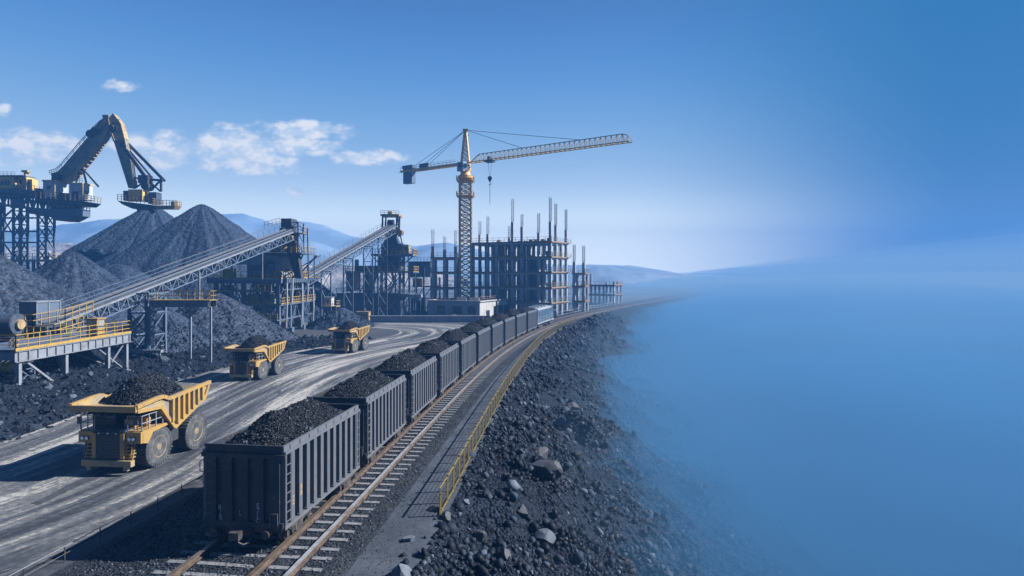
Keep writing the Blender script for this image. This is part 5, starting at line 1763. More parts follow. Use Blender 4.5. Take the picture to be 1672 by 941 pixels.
for z, x0, x1 in ((2.7, XL + 4.5, XR), (7.6, XL + 1.5, XR - 1.0)):          # front galleries between the decks
    b = MB(oo); b.bx(x0, x1, YF_ - 1.5, YF_ - .35, z - .14, z); b.build('gallery', steel, TP1)
    b = MB(oo); b.rail([(x0, YF_ - 1.45, z), (x1, YF_ - 1.45, z)], 1.1, 1.1, .085, 1, .16); b.build('gallery_handrail', yellow_rail, TP1)
b = MB(oo)
for k in range(7):
    x = XL + 1.0 + k * 1.55
    b.beam((x, YF_ + 3, .2), (x, YF_ + 3, ZD - .4), .18)
    b.beam((x, YF_ + 3.1, ZM - .2), (x + 1.5, YF_ + 3.1, ZD - .5), .13); b.beam((x + 1.5, YF_ + 3.1, .5), (x, YF_ + 3.1, ZM - .3), .13)
for k in range(5):
    y = YF_ + 7 + k * 2.6
    b.beam((XR - 3.2, y, .2), (XR - 3.2, y, ZD - .4), .2)
b.build('inner_frame', steel, TP1)
b = MB(oo)
b.path([(XL + 1.5, YF_ - .4, ZD + .3), (XL + 2.0, YF_ - .5, 8.2), (XL + 4.2, YF_ - .4, 6.2), (XL + 4.4, YF_ - .3, 2.0)], .30, 10)
b.prism([(XL + 7.6, ZM + 3.6), (XL + 9.6, ZM + 3.6), (XL + 9.0, ZM + .6), (XL + 8.2, ZM + .6)], YF_ + .8, YF_ + 2.4, 'Y')
b.build('chute', panel_grey, TP1)
# side tower on the right with a small white hut
SDT = thing('hut_platform', 'small pale hut on a railed platform right of the transfer plant', 'hut', at(538, 520, 118))
oo = Vector(SDT.location); zz = at(0, 500, 118).z; hx0, hx1 = at(529, 500, 118).x, at(541, 500, 118).x
b = MB(oo); b.bx(hx0, hx1, 118, 119.8, zz, zz + 1.6); b.build('wall', concrete_pale, SDT)
b = MB(oo); b.bx(hx0 - .15, hx1 + .15, 117.85, 119.95, zz + 1.6, zz + 1.72); b.build('roof', panel_grey, SDT)
b = MB(oo); b.bx(hx0 + .4, hx0 + .9, 117.97, 118, zz + .6, zz + 1.2); b.build('window', glass, SDT)
b = MB(oo); b.bx(hx0 - .2, hx1 + 1.1, 117.6, 120.4, zz - .15, zz); b.rail([(hx0 - .2, 117.7, zz), (hx1 + 1.0, 117.7, zz), (hx1 + 1.0, 120.3, zz)], 1.0, .6, .06); b.build('platform', tan_paint, SDT)
b = MB(oo)
for x in (hx0, hx1 + .9):
    for y in (117.8, 120.2): b.beam((x, y, 0), (x, y, zz - .15), .18)
b.beam((hx0, 117.8, 0), (hx1 + .9, 117.8, zz - .3), .1); b.build('leg', steel, SDT)
# blue tanks in the left bay of the plant
for (px, lab) in ((365, 'left one of two bright blue drums under the deck of the transfer plant'), (376, 'right one of two bright blue drums under the deck of the transfer plant')):
    p = at(px, 483, 107.5)
    tk = thing('tank', lab, 'tank', p, 0, 'blue drums of the transfer plant')
    b = MB(p); b.lathe([(0, .1), (0, .42), (.12, .55), (1.3, .60), (1.75, .5), (1.95, .2)], p, 'Z', 18); b.build('shell', blue_plastic, tk)
    b = MB(p); b.lathe([(1.93, .18), (2.1, .18)], p, 'Z', 12); b.build('cap', white_paint, tk)
    b = MB(p); b.bx(p.x - .6, p.x + .6, p.y - .6, p.y + .6, -.2, p.z) ; b.build('stand', steel_dark, tk)

# ------------------------------------------------------------------ second conveyor and its head tower
T2, H2 = at(490, 452, 117), at(639, 367, 146)
C2, P2, L2c = conveyor('belt_conveyor', 'shorter inclined belt conveyor running up to the farther tower', T2, H2, 2.4, 1.9, (-1,), 26)
o2 = Vector(C2.location)
for f_ in (.22, .45, .68, .86):
    trestle(C2, o2, P2, L2c * f_, -.2, wd=1.2)

HT = thing('head_tower', 'dark steel head tower with a yellow cap at the top of the second conveyor', 'plant tower', (-27.0, 146, 0))
oo = Vector(HT.location)
YH = 146.0
X = lambda px: at(px, 445, YH).x
Z = lambda py: at(836, py, YH).z
xm0, xm1 = X(623), X(653)
for x in (xm0, xm1):
    for y in (YH, YH + 5):
        b = MB(oo); b.beam((x, y, 0), (x, y, Z(416)), .55); b.build('column', steel, HT)
b = MB(oo)
for z0, z1 in ((0, Z(480)), (Z(480), Z(444)), (Z(444), Z(416))):
    for y in (YH, YH + 5):
        b.beam((xm0, y, z0), (xm1, y, z1), .2); b.beam((xm1, y, z0), (xm0, y, z1), .2)
    b.beam((xm1, YH, z0), (xm1, YH + 5, z1), .2); b.beam((xm1, YH + 5, z0), (xm1, YH, z1), .2)
for px in (668, 677): b.beam((X(px), YH + 1, 0), (X(px), YH + 1, Z(444)), .25)
b.beam((X(655), YH + 1, Z(480)), (X(668), YH + 1, Z(446)), .2); b.beam((X(655), YH + 1, Z(515)), (X(668), YH + 1, Z(482)), .2)
b.build('bracing', steel_light, HT)
b = MB(oo)
b.bx(X(548), X(653), YH + 1, YH + 9, .0, Z(480)); b.build('base_block', steel, HT)
b = MB(oo)
b.bx(X(565), X(676), YH - 1, YH + 8, Z(446), Z(444)); b.bx(X(607), X(675), YH - 1, YH + 7, Z(418), Z(416)); b.bx(X(548), X(668), YH - .5, YH + 8, Z(481), Z(480))
b.bx(X(565), X(577), YH, YH + 6, Z(475), Z(446)); b.bx(X(592), X(603), YH + 2, YH + 6, Z(480), Z(446))
b.build('deck', steel, HT)
b = MB(oo)
b.rail([(X(565), YH - .9, Z(444)), (X(676), YH - .9, Z(444)), (X(676), YH + 7, Z(444))], 1.3, 1.2, .12, 1, .2)
b.rail([(X(607), YH - .9, Z(416)), (X(675), YH - .9, Z(416)), (X(675), YH + 6, Z(416))], 1.3, 1.0, .12, 1, .2)
b.rail([(X(548), YH + .9, Z(480)), (X(600), YH + .9, Z(480))], 1.3, 1.2, .12, 1, .2)
b.rail([(X(600), YH - .4, Z(480)), (X(690), YH - .4, Z(480))], 1.2, 1.2, .09)
b.build('handrail', yellow_rail, HT)
b = MB(oo)
for k in range(6):
    x = X(572) + k * (X(645) - X(572)) / 5
    b.beam((x, YH + .6, Z(480)), (x, YH + .6, Z(446)), .28)
    if k < 5: b.beam((x, YH + .6, Z(478)), (x + (X(645) - X(572)) / 5, YH + .6, Z(448)), .18)
for px in (612, 618, 660, 666): b.beam((X(px), YH + .5, Z(444)), (X(px), YH + .5, Z(417)), .22)
b.beam((X(607), YH, Z(418)), (X(622), YH + .4, Z(434)), .25); b.beam((X(675), YH, Z(418)), (X(656), YH + .4, Z(434)), .25)
b.build('inner_frame', steel, HT)
b = MB(oo)
b.prism([(X(598), Z(446)), (X(614), Z(446)), (X(609), Z(462)), (X(603), Z(462))], YH + .2, YH + 2.5, 'Y'); b.tube((X(606), YH + 1, Z(462)), (X(606), YH + 1, Z(480)), .5, 10)
b.tube((X(582), YH + .3, Z(434)), (X(582), YH + .3, Z(424)), .5, 12); b.path([(X(640), YH - .2, Z(444)), (X(644), YH - .2, Z(462)), (X(636), YH - .2, Z(480))], .3, 8)
b.build('chute', panel_grey, HT)
b = MB(oo)
b.bx(X(578), X(622), YH + .5, YH + 6, Z(444), Z(434)); b.bx(X(616), X(650), YH + .3, YH + 5, Z(444), Z(418))
b.bx(X(622), X(655), YH + .2, YH + 5, Z(416), Z(398)); b.prism([(X(624), Z(398)), (X(650), Z(398)), (X(644), Z(386)), (X(630), Z(386))], YH + .4, YH + 4.5, 'Y')
b.build('house', hood_m, HT)
b = MB(oo); b.bx(X(656), X(667), YH + .2, YH + 3, Z(416), Z(400)); b.build('cabin', tan_paint, HT)
b = MB(oo); b.bx(X(659), X(665), YH + .15, YH + .2, Z(411), Z(403)); b.build('window', glass, HT)
b = MB(oo)
for px in (624, 647):
    for y in (YH, YH + 3.6): b.beam((X(px), y, Z(386)), (X(px + (1 if px < 630 else 1)), y, Z(351)), .35)
b.beam((X(653), YH, Z(383)), (X(649), YH, Z(352)), .3); b.beam((X(657), YH, Z(400)), (X(650), YH, Z(366)), .25)
b.beam((X(624), YH, Z(372)), (X(648), YH, Z(372)), .3)
b.tube((X(632), YH + 1, Z(366)), (X(642), YH + 1, Z(366)), 1.1, 14); b.bx(X(630), X(645), YH + .4, YH + 3, Z(386), Z(374))
b.build('head_frame', steel_dark, HT)
b = MB(oo)
b.bx(X(622), X(652), YH - .6, YH + 4.4, Z(353), Z(350)); b.rail([(X(622), YH - .5, Z(350)), (X(652), YH - .5, Z(350))], .8, .8, .07)
b.bx(X(633), X(639), YH + .5, YH + 2.5, Z(350), Z(345)); b.prism([(X(646), Z(376)), (X(648), Z(370)), (X(657), Z(378)), (X(656), Z(384)), (X(647), Z(384))], YH - .3, YH + 2, 'Y')
b.build('cap', yellow, HT)
b = MB(oo)
b.bx(X(656), X(687), YH + .5, YH + 3, Z(486), Z(481)); b.prism([(X(675), Z(481)), (X(687), Z(481)), (X(684), Z(491)), (X(678), Z(491))], YH + .6, YH + 2.8, 'Y')
for px in (657, 674, 686): b.beam((X(px), YH + .8, 0), (X(px), YH + .8, Z(483)), .2)
b.beam((X(657), YH + .8, Z(510)), (X(672), YH + .8, Z(490)), .15); b.beam((X(657), YH + .8, Z(490)), (X(670), YH + .8, Z(506)), .15)
b.build('bunker', panel_grey, HT)
CT = thing('container', 'tan steel container at the foot of the farther tower', 'container', at(592, 516, 137))
oo = Vector(CT.location); p = oo
b = MB(oo); b.bx(p.x - 1.6, p.x + 1.3, p.y, p.y + 2, 0, 2.0)
for k in range(9): b.bx(p.x - 1.5 + k * .33, p.x - 1.38 + k * .33, p.y - .05, p.y, .1, 1.9)
b.build('body', container_m, CT)
b = MB(oo); b.bx(p.x + 1.3, p.x + 1.36, p.y + .1, p.y + 1.9, .1, 1.9); b.build('door', tan_paint, CT)

# screening building between the tower and the crane
SB = thing('screen_building', 'dark blue box-shaped plant building between the farther tower and the crane', 'plant building', at(690, 512, 165))
oo = Vector(SB.location); YS = 165.0
X = lambda px: at(px, 445, YS).x
Z = lambda py: at(836, py, YS).z
b = MB(oo); b.bx(X(666), X(693), YS, YS + 8, Z(453), Z(428)); b.build('wall', crane_blue, SB)
b = MB(oo); b.bx(X(693) + .01, X(703), YS + .5, YS + 7, Z(453), Z(428)); b.build('sunlit_side', panel_grey, SB)  # right side of the box, its sunlight put in as a paler grey
b = MB(oo); b.bx(X(665), X(704), YS - .2, YS + 8.2, Z(428), Z(427)); b.rail([(X(676), YS, Z(427)), (X(703), YS, Z(427))], 1.1, .9, .08); b.build('roof', steel, SB)
b = MB(oo); b.bx(X(675), X(718), YS - 1, YS + 6, Z(469), Z(467)); b.bx(X(668), X(720), YS - .5, YS + 6, Z(488), Z(487)); b.build('deck', steel, SB)
b = MB(oo); b.rail([(X(675), YS - .9, Z(467)), (X(718), YS - .9, Z(467))], 1.3, 1.0, .1); b.build('handrail', yellow_rail, SB)
b = MB(oo); b.bx(X(675), X(690), YS - .8, YS + 2, Z(467), Z(455)); b.build('cabin', yellow, SB)
b = MB(oo)
for px in (668, 680, 692, 704, 718): b.beam((X(px), YS, 0), (X(px), YS, Z(453)), .4)
for a_, c_ in ((668, 680), (680, 692), (692, 704), (704, 718)): b.beam((X(a_), YS, Z(487)), (X(c_), YS, Z(469)), .2); b.beam((X(a_), YS, Z(510)), (X(c_), YS, Z(489)), .2)
b.build('frame', steel, SB)
b = MB(oo); b.bx(X(670), X(690), YS + 1, YS + 6, 0, Z(488)); b.bx(X(696), X(712), YS + 2, YS + 6, 0, Z(495)); b.build('machinery', steel_dark, SB)

# ------------------------------------------------------------------ low wall along the far side of the road
LW = MB((-20, 131, 0)); YW = 132.5
LW.bx(at(604, 520, YW).x, at(800, 520, YW).x, YW, YW + .5, 0, 1.25)
LW.bx(at(604, 520, YW).x - .1, at(800, 520, YW).x + .1, YW - .1, YW + .6, 1.25, 1.42)
for px in range(610, 800, 12): LW.bx(at(px, 520, YW).x - .1, at(px, 520, YW).x + .1, YW - .12, YW, 0, 1.25)
o = LW.build('retaining_wall', concrete); o.location = (-20, 131, 0)
tag(o, 'long low concrete wall along the far side of the bending road', 'wall')
# ------------------------------------------------------------------ big stacking machine: gantry on lattice towers, houses, jointed boom
YG = 140.0
X = lambda px: at(px, 445, YG).x
Z = lambda py: at(836, py, YG).z
GN = thing('gantry', 'blue lattice gantry towers on the far left carrying the stacking machine', 'gantry', (X(40), YG, 0))
oo = Vector(GN.location)
for x0, x1, y0, y1, zt in ((-12, -6, 0, 2.2, 330), (22, 33, 0, 2.2, 322), (62, 76, 0, 2.4, 350)):
    b = MB(oo); b.col(X(x0), X(x1), YG + y0, YG + y1, 0, Z(zt), 9, .42, .17); b.build('tower', steel, GN)
b = MB(oo)
b.bx(X(-40), X(82), YG - .6, YG + 4, Z(427), Z(424)); b.rail([(X(-40), YG - .5, Z(424)), (X(82), YG - .5, Z(424)), (X(82), YG + 3.9, Z(424))], 1.3, 1.2, .1)
b.build('lower_deck', tan_paint, GN)
b = MB(oo)
for py in (356, 378, 396): b.beam((X(-10), YG + .2, Z(py)), (X(62), YG + .2, Z(py)), .35)
b.beam((X(4), YG + .2, Z(356)), (X(22), YG + .2, Z(340)), .3); b.beam((X(4), YG + .2, Z(378)), (X(20), YG + .2, Z(356)), .25)
b.beam((X(4), YG + .2, Z(396)), (X(22), YG + .2, Z(420)), .25); b.beam((X(6), YG + .2, Z(360)), (X(22), YG + .2, Z(386)), .2)
for px in (8, 30, 52, 74): b.beam((X(px), YG + .5, 0), (X(px), YG + .5, Z(427)), .5)
b.build('tie_beams', steel, GN)
b = MB(oo)                                        # runway truss from the left tower to the machine
ra, rb_ = Vector((X(-12), YG - 1, Z(333))), Vector((X(100), YG - 1, Z(346)))
for dy in (0, 2.6):
    for dz in (0, 3.2):
        b.beam(ra + Vector((0, dy, dz)), rb_ + Vector((0, dy, dz)), .5)
n_ = 14
for dy in (0, 2.6):
    for k in range(n_):
        p0, p1 = ra.lerp(rb_, k / n_), ra.lerp(rb_, (k + 1) / n_)
        u_ = Vector((0, dy, 0)); w_ = Vector((0, dy, 3.2))
        b.beam(p0 + (u_ if k % 2 else w_), p1 + (w_ if k % 2 else u_), .24); b.beam(p0 + u_, p0 + w_, .22)
b.build('runway_truss', steel, GN)
b = MB(oo); b.bx(X(25), X(46), YG - 1.4, YG - 1.1, Z(341), Z(327)); b.bx(X(46), X(96), YG - .8, YG + 2, Z(349), Z(341)); b.build('runway_panel', crane_blue, GN)

CH = thing('control_house', 'yellow control house on top of the left gantry tower', 'control house', (X(15), YG, Z(312)))
oo = Vector(CH.location)
b = MB(oo); b.bx(X(-40), X(26), YG - .5, YG + 3, Z(309), Z(289)); b.bx(X(26), X(40), YG + .5, YG + 3, Z(309), Z(288)); b.bx(X(40), X(48), YG + .8, YG + 2.6, Z(311), Z(292)); b.build('wall', house_yellow_lit, CH)
b = MB(oo); b.bx(X(-41), X(41), YG - .7, YG + 3.2, Z(287.9), Z(286.8)); b.build('roof', steel, CH)
b = MB(oo); b.bx(X(-44), X(55), YG - 1.6, YG + 3.6, Z(317), Z(311.2)); b.prism([(X(-44), Z(317)), (X(55), Z(317)), (X(40), Z(322)), (X(-44), Z(322))], YG - 1, YG + 3, 'Y'); b.build('base_deck', steel, CH)
b = MB(oo); b.rail([(X(30), YG - 1.5, Z(311)), (X(55), YG - 1.5, Z(311)), (X(55), YG + 3.5, Z(311))], 1.1, .9, .08); b.rail([(X(-41), YG - .6, Z(288)), (X(28), YG - .6, Z(288))], .9, .9, .07); b.build('handrail', panel_grey, CH)
b = MB(oo)
for px in (4, 10, 15): b.bx(X(px), X(px + 4), YG - .56, YG - .5, Z(303), Z(296))
b.bx(X(29), X(33), YG + .44, YG + .5, Z(300), Z(293)); b.build('window', glass, CH)
b = MB(oo); b.bx(X(41), X(45), YG + .7, YG + .8, Z(309), Z(296)); b.build('door', crane_blue, CH)
b = MB(oo); b.bx(X(33), X(36), YG + 1, YG + 2, Z(288), Z(278)); b.bx(X(30), X(40), YG + .8, YG + 2, Z(280), Z(277)); b.build('roof_winch', tan_paint, CH)

ST = thing('stacker_boom', 'huge tan jointed boom machine bent like an elbow over the coal heaps', 'stacking machine', (X(110), YG, Z(360)))
oo = Vector(ST.location)
b = MB(oo)
b.bx(X(66), X(133), YG - 1.5, YG + 3, Z(353), Z(342)); b.prism([(X(84), Z(353)), (X(134), Z(353)), (X(116), Z(362)), (X(98), Z(361))], YG - 1.2, YG + 2.6, 'Y')
b.prism([(X(84), Z(340)), (X(124), Z(340)), (X(116), Z(325)), (X(92), Z(325))], YG - 1, YG + 2.5, 'Y')
b.build('slewing_base', steel, ST)
b = MB(oo)
b.prism([(X(64), Z(324)), (X(150), Z(331)), (X(142), Z(337)), (X(110), Z(336)), (X(80), Z(331))], YG - 2.6, YG + 3.2, 'Y')
b.build('main_deck', steel_dark, ST)
b = MB(oo)
b.rail([(X(64), YG - 2.5, Z(324)), (X(112), YG - 2.5, Z(328)), (X(150), YG - 2.5, Z(331)), (X(150), YG + 3.1, Z(331))], 1.5, 1.1, .1, 2)
b.rail([(X(112), YG - 1.5, Z(342)), (X(133), YG - 1.5, Z(342)), (X(133), YG + 2.8, Z(342))], 1.3, 1.0, .1, 2)
b.build('handrail', tan_paint, ST)
for x0, x1, z0, z1, y0 in ((80, 99, 324, 298, -1.8), (119, 141, 327, 302, -1.2)):
    b = MB(oo); b.bx(X(x0), X(x1), YG + y0, YG + 2.2, Z(z0), Z(z1)); b.build('machine_house', house_panel, ST)
b = MB(oo)
for x0, x1, z1, y0 in ((79, 100, 298, -2.0), (118, 142, 302, -1.4)):
    b.bx(X(x0), X(x1), YG + y0, YG + 2.4, Z(z1), Z(z1 - 2))
b.bx(X(98), X(100), YG - 1.95, YG - 1.8, Z(325), Z(298)); b.bx(X(140), X(142), YG - 1.35, YG - 1.2, Z(329), Z(302))
b.rail([(X(119), YG - 1.2, Z(300)), (X(141), YG - 1.2, Z(300))], 1.0, .8, .09)
b.build('roof_trim', house_yellow_lit, ST)
b = MB(oo); b.bx(X(141) + .01, X(141) + .06, YG - .4, YG + .6, Z(319), Z(312)); b.bx(X(86), X(92), YG - 1.86, YG - 1.8, Z(311), Z(305)); b.build('window', glass, ST)
b = MB(oo); b.bx(X(69), X(77), YG - 2.2, YG + 3, Z(323), Z(310)); b.bx(X(124), X(134), YG - 1.35, YG - 1.2, Z(326), Z(314)); b.bx(X(100.5), X(113), YG - .5, YG + 2, Z(328), Z(316)); b.build('tool_locker', steel_dark, ST)

# first boom: box girder with a cut-away web; second arm hangs from the elbow
def box_arm(o, pts, depths, yc, w_, name, mat, parent, hole=None):
    """arm along (px,py) centre points with a depth at each, between two side plates"""
    b = MB(o)
    P_ = [Vector((X(px), 0, Z(py))) for px, py in pts]
    up_, lo_ = [], []
    for i, p in enumerate(P_):
        t_ = (P_[min(i + 1, len(P_) - 1)] - P_[max(i - 1, 0)]).normalized()
        n_ = Vector((-t_.z, 0, t_.x))
        up_.append(p + n_ * depths[i] / 2); lo_.append(p - n_ * depths[i] / 2)
    for i in range(len(P_) - 1):
        poly = [(lo_[i].x, lo_[i].z), (lo_[i + 1].x, lo_[i + 1].z), (up_[i + 1].x, up_[i + 1].z), (up_[i].x, up_[i].z)]
        b.prism(poly, yc - w_ / 2, yc + w_ / 2, 'Y')
    b.build(name, mat, parent)
    return up_, lo_


BY = YG + 1.0
up1, lo1 = box_arm(oo, [(84, 291), (97, 290), (110, 282), (140, 246), (160, 221), (172, 206)], [1.5, 2.2, 2.8, 2.7, 2.2, 1.4], BY, 1.6, 'boom', boom_web, ST)
b = MB(oo)                                         # lit edge plates and stiffeners on the lower side of the boom
for i in range(len(lo1) - 1):
    b.beam(lo1[i] + Vector((0, BY - .95, 0)), lo1[i + 1] + Vector((0, BY - .95, 0)), .3, .75)
    b.beam(lo1[i] + Vector((0, BY + .95, 0)), lo1[i + 1] + Vector((0, BY + .95, 0)), .3, .5)
    b.beam(up1[i] + Vector((0, BY - .95, 0)), up1[i + 1] + Vector((0, BY - .95, 0)), .25, .6)
for k in range(26):
    t_ = k / 25 * 3.999 + 1
    i = min(int(t_), len(lo1) - 2); f_ = t_ - i
    if i >= len(lo1) - 1: break
    a = lo1[i].lerp(lo1[i + 1], f_); c_ = up1[i].lerp(up1[i + 1], f_)
    b.beam(a.lerp(c_, .05) + Vector((0, BY - .9, 0)), a.lerp(c_, .42 if k % 2 else .3) + Vector((.9, BY - .9, .5)), .3, .22)
    b.beam(a.lerp(c_, 0) + Vector((.25, BY - .9, -.1)), a.lerp(c_, 0) + Vector((.25, BY + .9, -.1)), .22)
b.build('boom_stiffeners', tan_paint, ST)
b = MB(oo)
for i in range(len(up1) - 1):                      # walkway and pipes on the boom's back
    for dz, r_ in ((.9, .07), (.45, .05)):
        b.tube(up1[i] + Vector((-.3, BY - 1.3, dz)), up1[i + 1] + Vector((-.3, BY - 1.3, dz)), r_, 6)
for k in range(16):
    t_ = k / 15 * (len(up1) - 1.001); i = int(t_); p = up1[i].lerp(up1[i + 1], t_ - i)
    b.beam(p + Vector((0, BY - 1.3, 0)), p + Vector((-.3, BY - 1.3, .95)), .07)
b.tube((X(86), BY, Z(288)), (X(118), BY, Z(262)), .10, 6)
b.build('boom_piping', steel_dark, ST)
b = MB(oo)
b.lathe([(-1.5, .4), (-1.5, .8), (1.5, .8), (1.5, .4)], (X(156), BY, Z(214)), 'Y', 18); b.lathe([(-1.4, .3), (-1.4, .9), (1.4, .9), (1.4, .3)], (X(148), BY, Z(219)), 'Y', 16)
b.lathe([(-1.6, .5), (-1.1, 1.0), (1.1, 1.0), (1.6, .5)], (X(184), BY, Z(209)), 'Y', 22); b.lathe([(-1.5, .4), (-1.5, 1.1), (1.5, 1.1), (1.5, .4)], (X(94), BY, Z(292)), 'Y', 18)
b.build('hinge_drum', steel_dark, ST)
b = MB(oo)
b.beam((X(156), BY - .9, Z(211)), (X(174), BY - .9, Z(192)), .6, .8); b.beam((X(156), BY + .9, Z(211)), (X(174), BY + .9, Z(192)), .6, .8)
b.bx(X(168), X(178), BY - 1.2, BY + 1.2, Z(192), Z(188)); b.build('elbow_link', tan_paint, ST)
for q0, q1, r_ in (((130, 274), (137, 302), .22), ((130, 274), (156, 304), .22), ((128, 274), (119, 297), .2)):
    b = MB(oo); b.tube((X(q0[0]), BY, Z(q0[1])), (X(q1[0]), BY, Z(q1[1])), r_, 8); b.build('strut', steel_dark, ST)
up2, lo2 = box_arm(oo, [(180, 188), (188, 206), (195, 229)], [1.4, 2.7, 2.3], BY, 1.5, 'elbow', tan_paint, ST)
up3, lo3 = box_arm(oo, [(194, 228), (205, 268), (214, 306)], [2.3, 2.0, 1.1], BY, 1.4, 'hanging_arm', boom_web, ST)
b = MB(oo)
for k in range(14):
    f_ = k / 13
    a = up3[0].lerp(up3[2], f_); c_ = lo3[0].lerp(lo3[2], f_)
    b.beam(a + Vector((.2, BY - .85, 0)), a.lerp(c_, .4) + Vector((0, BY - .85, .5)), .24, .2)
for seg in (up3, lo3): b.beam(seg[0] + Vector((0, BY - .8, 0)), seg[2] + Vector((0, BY - .8, 0)), .22, .3)
for seg in (up2, lo2):
    for i in range(2): b.beam(seg[i] + Vector((0, BY - 1.1, 0)), seg[i + 1] + Vector((0, BY - 1.1, 0)), .25, .35)
for k in range(5): b.beam((X(193 + k * 1.9), BY - 1.05, Z(196 + k * 6)), (X(196.5 + k * 1.9), BY - 1.3, Z(196 + k * 6)), .2)
b.build('arm_stiffeners', tan_paint, ST)
b = MB(oo)
b.beam((X(197), BY - .7, Z(234)), (X(237), BY - .7, Z(290)), .5, .7); b.beam((X(201), BY + .7, Z(232)), (X(262), BY + .7, Z(294)), .45, .6)
b.beam((X(208), BY, Z(246)), (X(243), BY, Z(288)), .35)
b.beam((X(213), BY, Z(288)), (X(240), BY, Z(297)), .35); b.beam((X(215), BY, Z(307)), (X(232), BY, Z(296)), .3)
b.beam((X(240), BY, Z(284)), (X(240), BY, Z(307)), .45); b.beam((X(259), BY, Z(291)), (X(259), BY, Z(312)), .4); b.beam((X(259), BY, Z(293)), (X(245), BY, Z(307)), .35); b.beam((X(238), BY, Z(292)), (X(262), BY, Z(294)), .5)
b.beam((X(240), BY, Z(296)), (X(258), BY, Z(312)), .3)
b.build('stay', steel_dark, ST)
b = MB(oo); b.bx(X(225), X(241), BY - 1, BY + 1.2, Z(299), Z(286)); b.lathe([(-1.2, .3), (-1.2, .9), (1.2, .9), (1.2, .3)], (X(237), BY, Z(304)), 'Y', 14); b.build('winch', steel_dark, ST)
b = MB(oo); b.prism([(X(198), Z(329)), (X(254), Z(336)), (X(248), Z(340)), (X(222), Z(342)), (X(206), Z(335))], BY - 2.4, BY + 1.8, 'Y'); b.beam((X(238), BY, Z(338)), (X(246), BY, Z(347)), .7); b.beam((X(222), BY, Z(341)), (X(222), BY, Z(346)), .5); b.build('head_deck', steel_dark, ST)
b = MB(oo); b.bx(X(212), X(235), BY - 1.6, BY + 1.2, Z(328), Z(310)); b.build('head_house', house_yellow_lit, ST)
b = MB(oo); b.bx(X(203), X(211.8), BY - 1.4, BY + 1, Z(328), Z(312)); b.bx(X(243), X(255), BY - 1.0, BY + 1.2, Z(333), Z(314)); b.bx(X(235.3), X(242.8), BY - .6, BY + 1, Z(330), Z(315)); b.build('head_cabin', hood_m, ST)
b = MB(oo)
b.rail([(X(198), BY - 2.3, Z(329)), (X(235), BY - 2.3, Z(333)), (X(254), BY - 2.3, Z(336)), (X(254), BY + 1.7, Z(336))], 1.5, .9, .1, 2)
b.prism([(X(250), Z(336)), (X(288), Z(336)), (X(284), Z(341)), (X(256), Z(341))], BY - 1.2, BY + 1.2, 'Y'); b.rail([(X(256), BY - 1.1, Z(336)), (X(288), BY - 1.1, Z(336)), (X(288), BY + 1.1, Z(336))], 1.2, .7, .1, 1); b.bx(X(279), X(285), BY - 1.0, BY + .3, Z(336), Z(329))
b.build('discharge_deck', yellow, ST)

# ------------------------------------------------------------------ tower crane
YC = 160.0
X = lambda px: at(px, 445, YC).x
Z = lambda py: at(836, py, YC).z
cx_ = X(760)
TC = thing('tower_crane', 'tall orange lattice tower crane with a long jib over the concrete frame', 'tower crane', (cx_, YC, 0))
oo = Vector(TC.location)
b = MB(oo); b.col(cx_ - 1.45, cx_ + 1.45, YC - 1.45, YC + 1.45, 0, Z(292), 26, .42, .18); b.build('mast', crane_orange, TC)
b = MB(oo)
for py in (296, 321):
    z = Z(py); b.bx(cx_ - 2.2, cx_ + 2.2, YC - 2.2, YC + 2.2, z - .15, z)
    b.rail([(cx_ - 2.2, YC - 2.2, z), (cx_ + 2.2, YC - 2.2, z), (cx_ + 2.2, YC + 2.2, z), (cx_ - 2.2, YC + 2.2, z), (cx_ - 2.2, YC - 2.2, z)], 1.1, 1.1, .08)
b.build('mast_platform', crane_orange, TC)
b = MB(oo); b.lathe([(0, 1.3), (0, 2.0), (.7, 2.0), (.7, 1.5), (1.6, 1.2), (2.4, 1.3)], (cx_, YC, Z(292)), 'Z', 20); b.build('slewing_ring', crane_orange, TC)
b = MB(oo)
ring = lambda z, r_: [(cx_ - r_, YC - r_, z), (cx_ + r_, YC - r_, z), (cx_ + r_, YC + r_, z), (cx_ - r_, YC + r_, z)]
b.lattice(ring(Z(278), 1.25), ring(Z(214), .25), 9, .28, .13); b.bx(cx_ - .7, cx_ + .7, YC - .4, YC + .4, Z(214), Z(211)); b.bx(cx_ - .2, cx_ + .9, YC - .2, YC + .2, Z(222), Z(220)); b.build('tower_head', crane_orange, TC)
jd = Vector((.818, -.575, 0)); jn = Vector((.575, .818, 0))
zj = Z(267)
root_ = Vector((cx_, YC, zj))
J = lambda t_, a, h: root_ + jd * t_ + jn * a + Vector((0, 0, h))
b = MB(oo); c_ = J(.4, -1.9, -1.2)
m3 = Matrix.Rotation(math.atan2(jd.y, jd.x), 3, 'Z')
b.box(c_, (2.0, 1.6, 2.3), m=m3); b.build('cab', panel_grey, TC)
b = MB(oo); b.box(J(.4 + 1.03, -1.9, -1.0), (.04, 1.3, 1.2), m=m3); b.box(J(.5, -2.73, -.9), (1.3, .04, 1.1), m=m3); b.build('window', glass, TC)
b = MB(oo)
JL = 46.5; nj = 34; hj = 1.9
jt = lambda k: k / nj * (JL - 1.2) + 1.2
tap = lambda k: hj * (1 if k > 1 else .1 + .45 * k) * (1 if k < nj - 1 else .75)
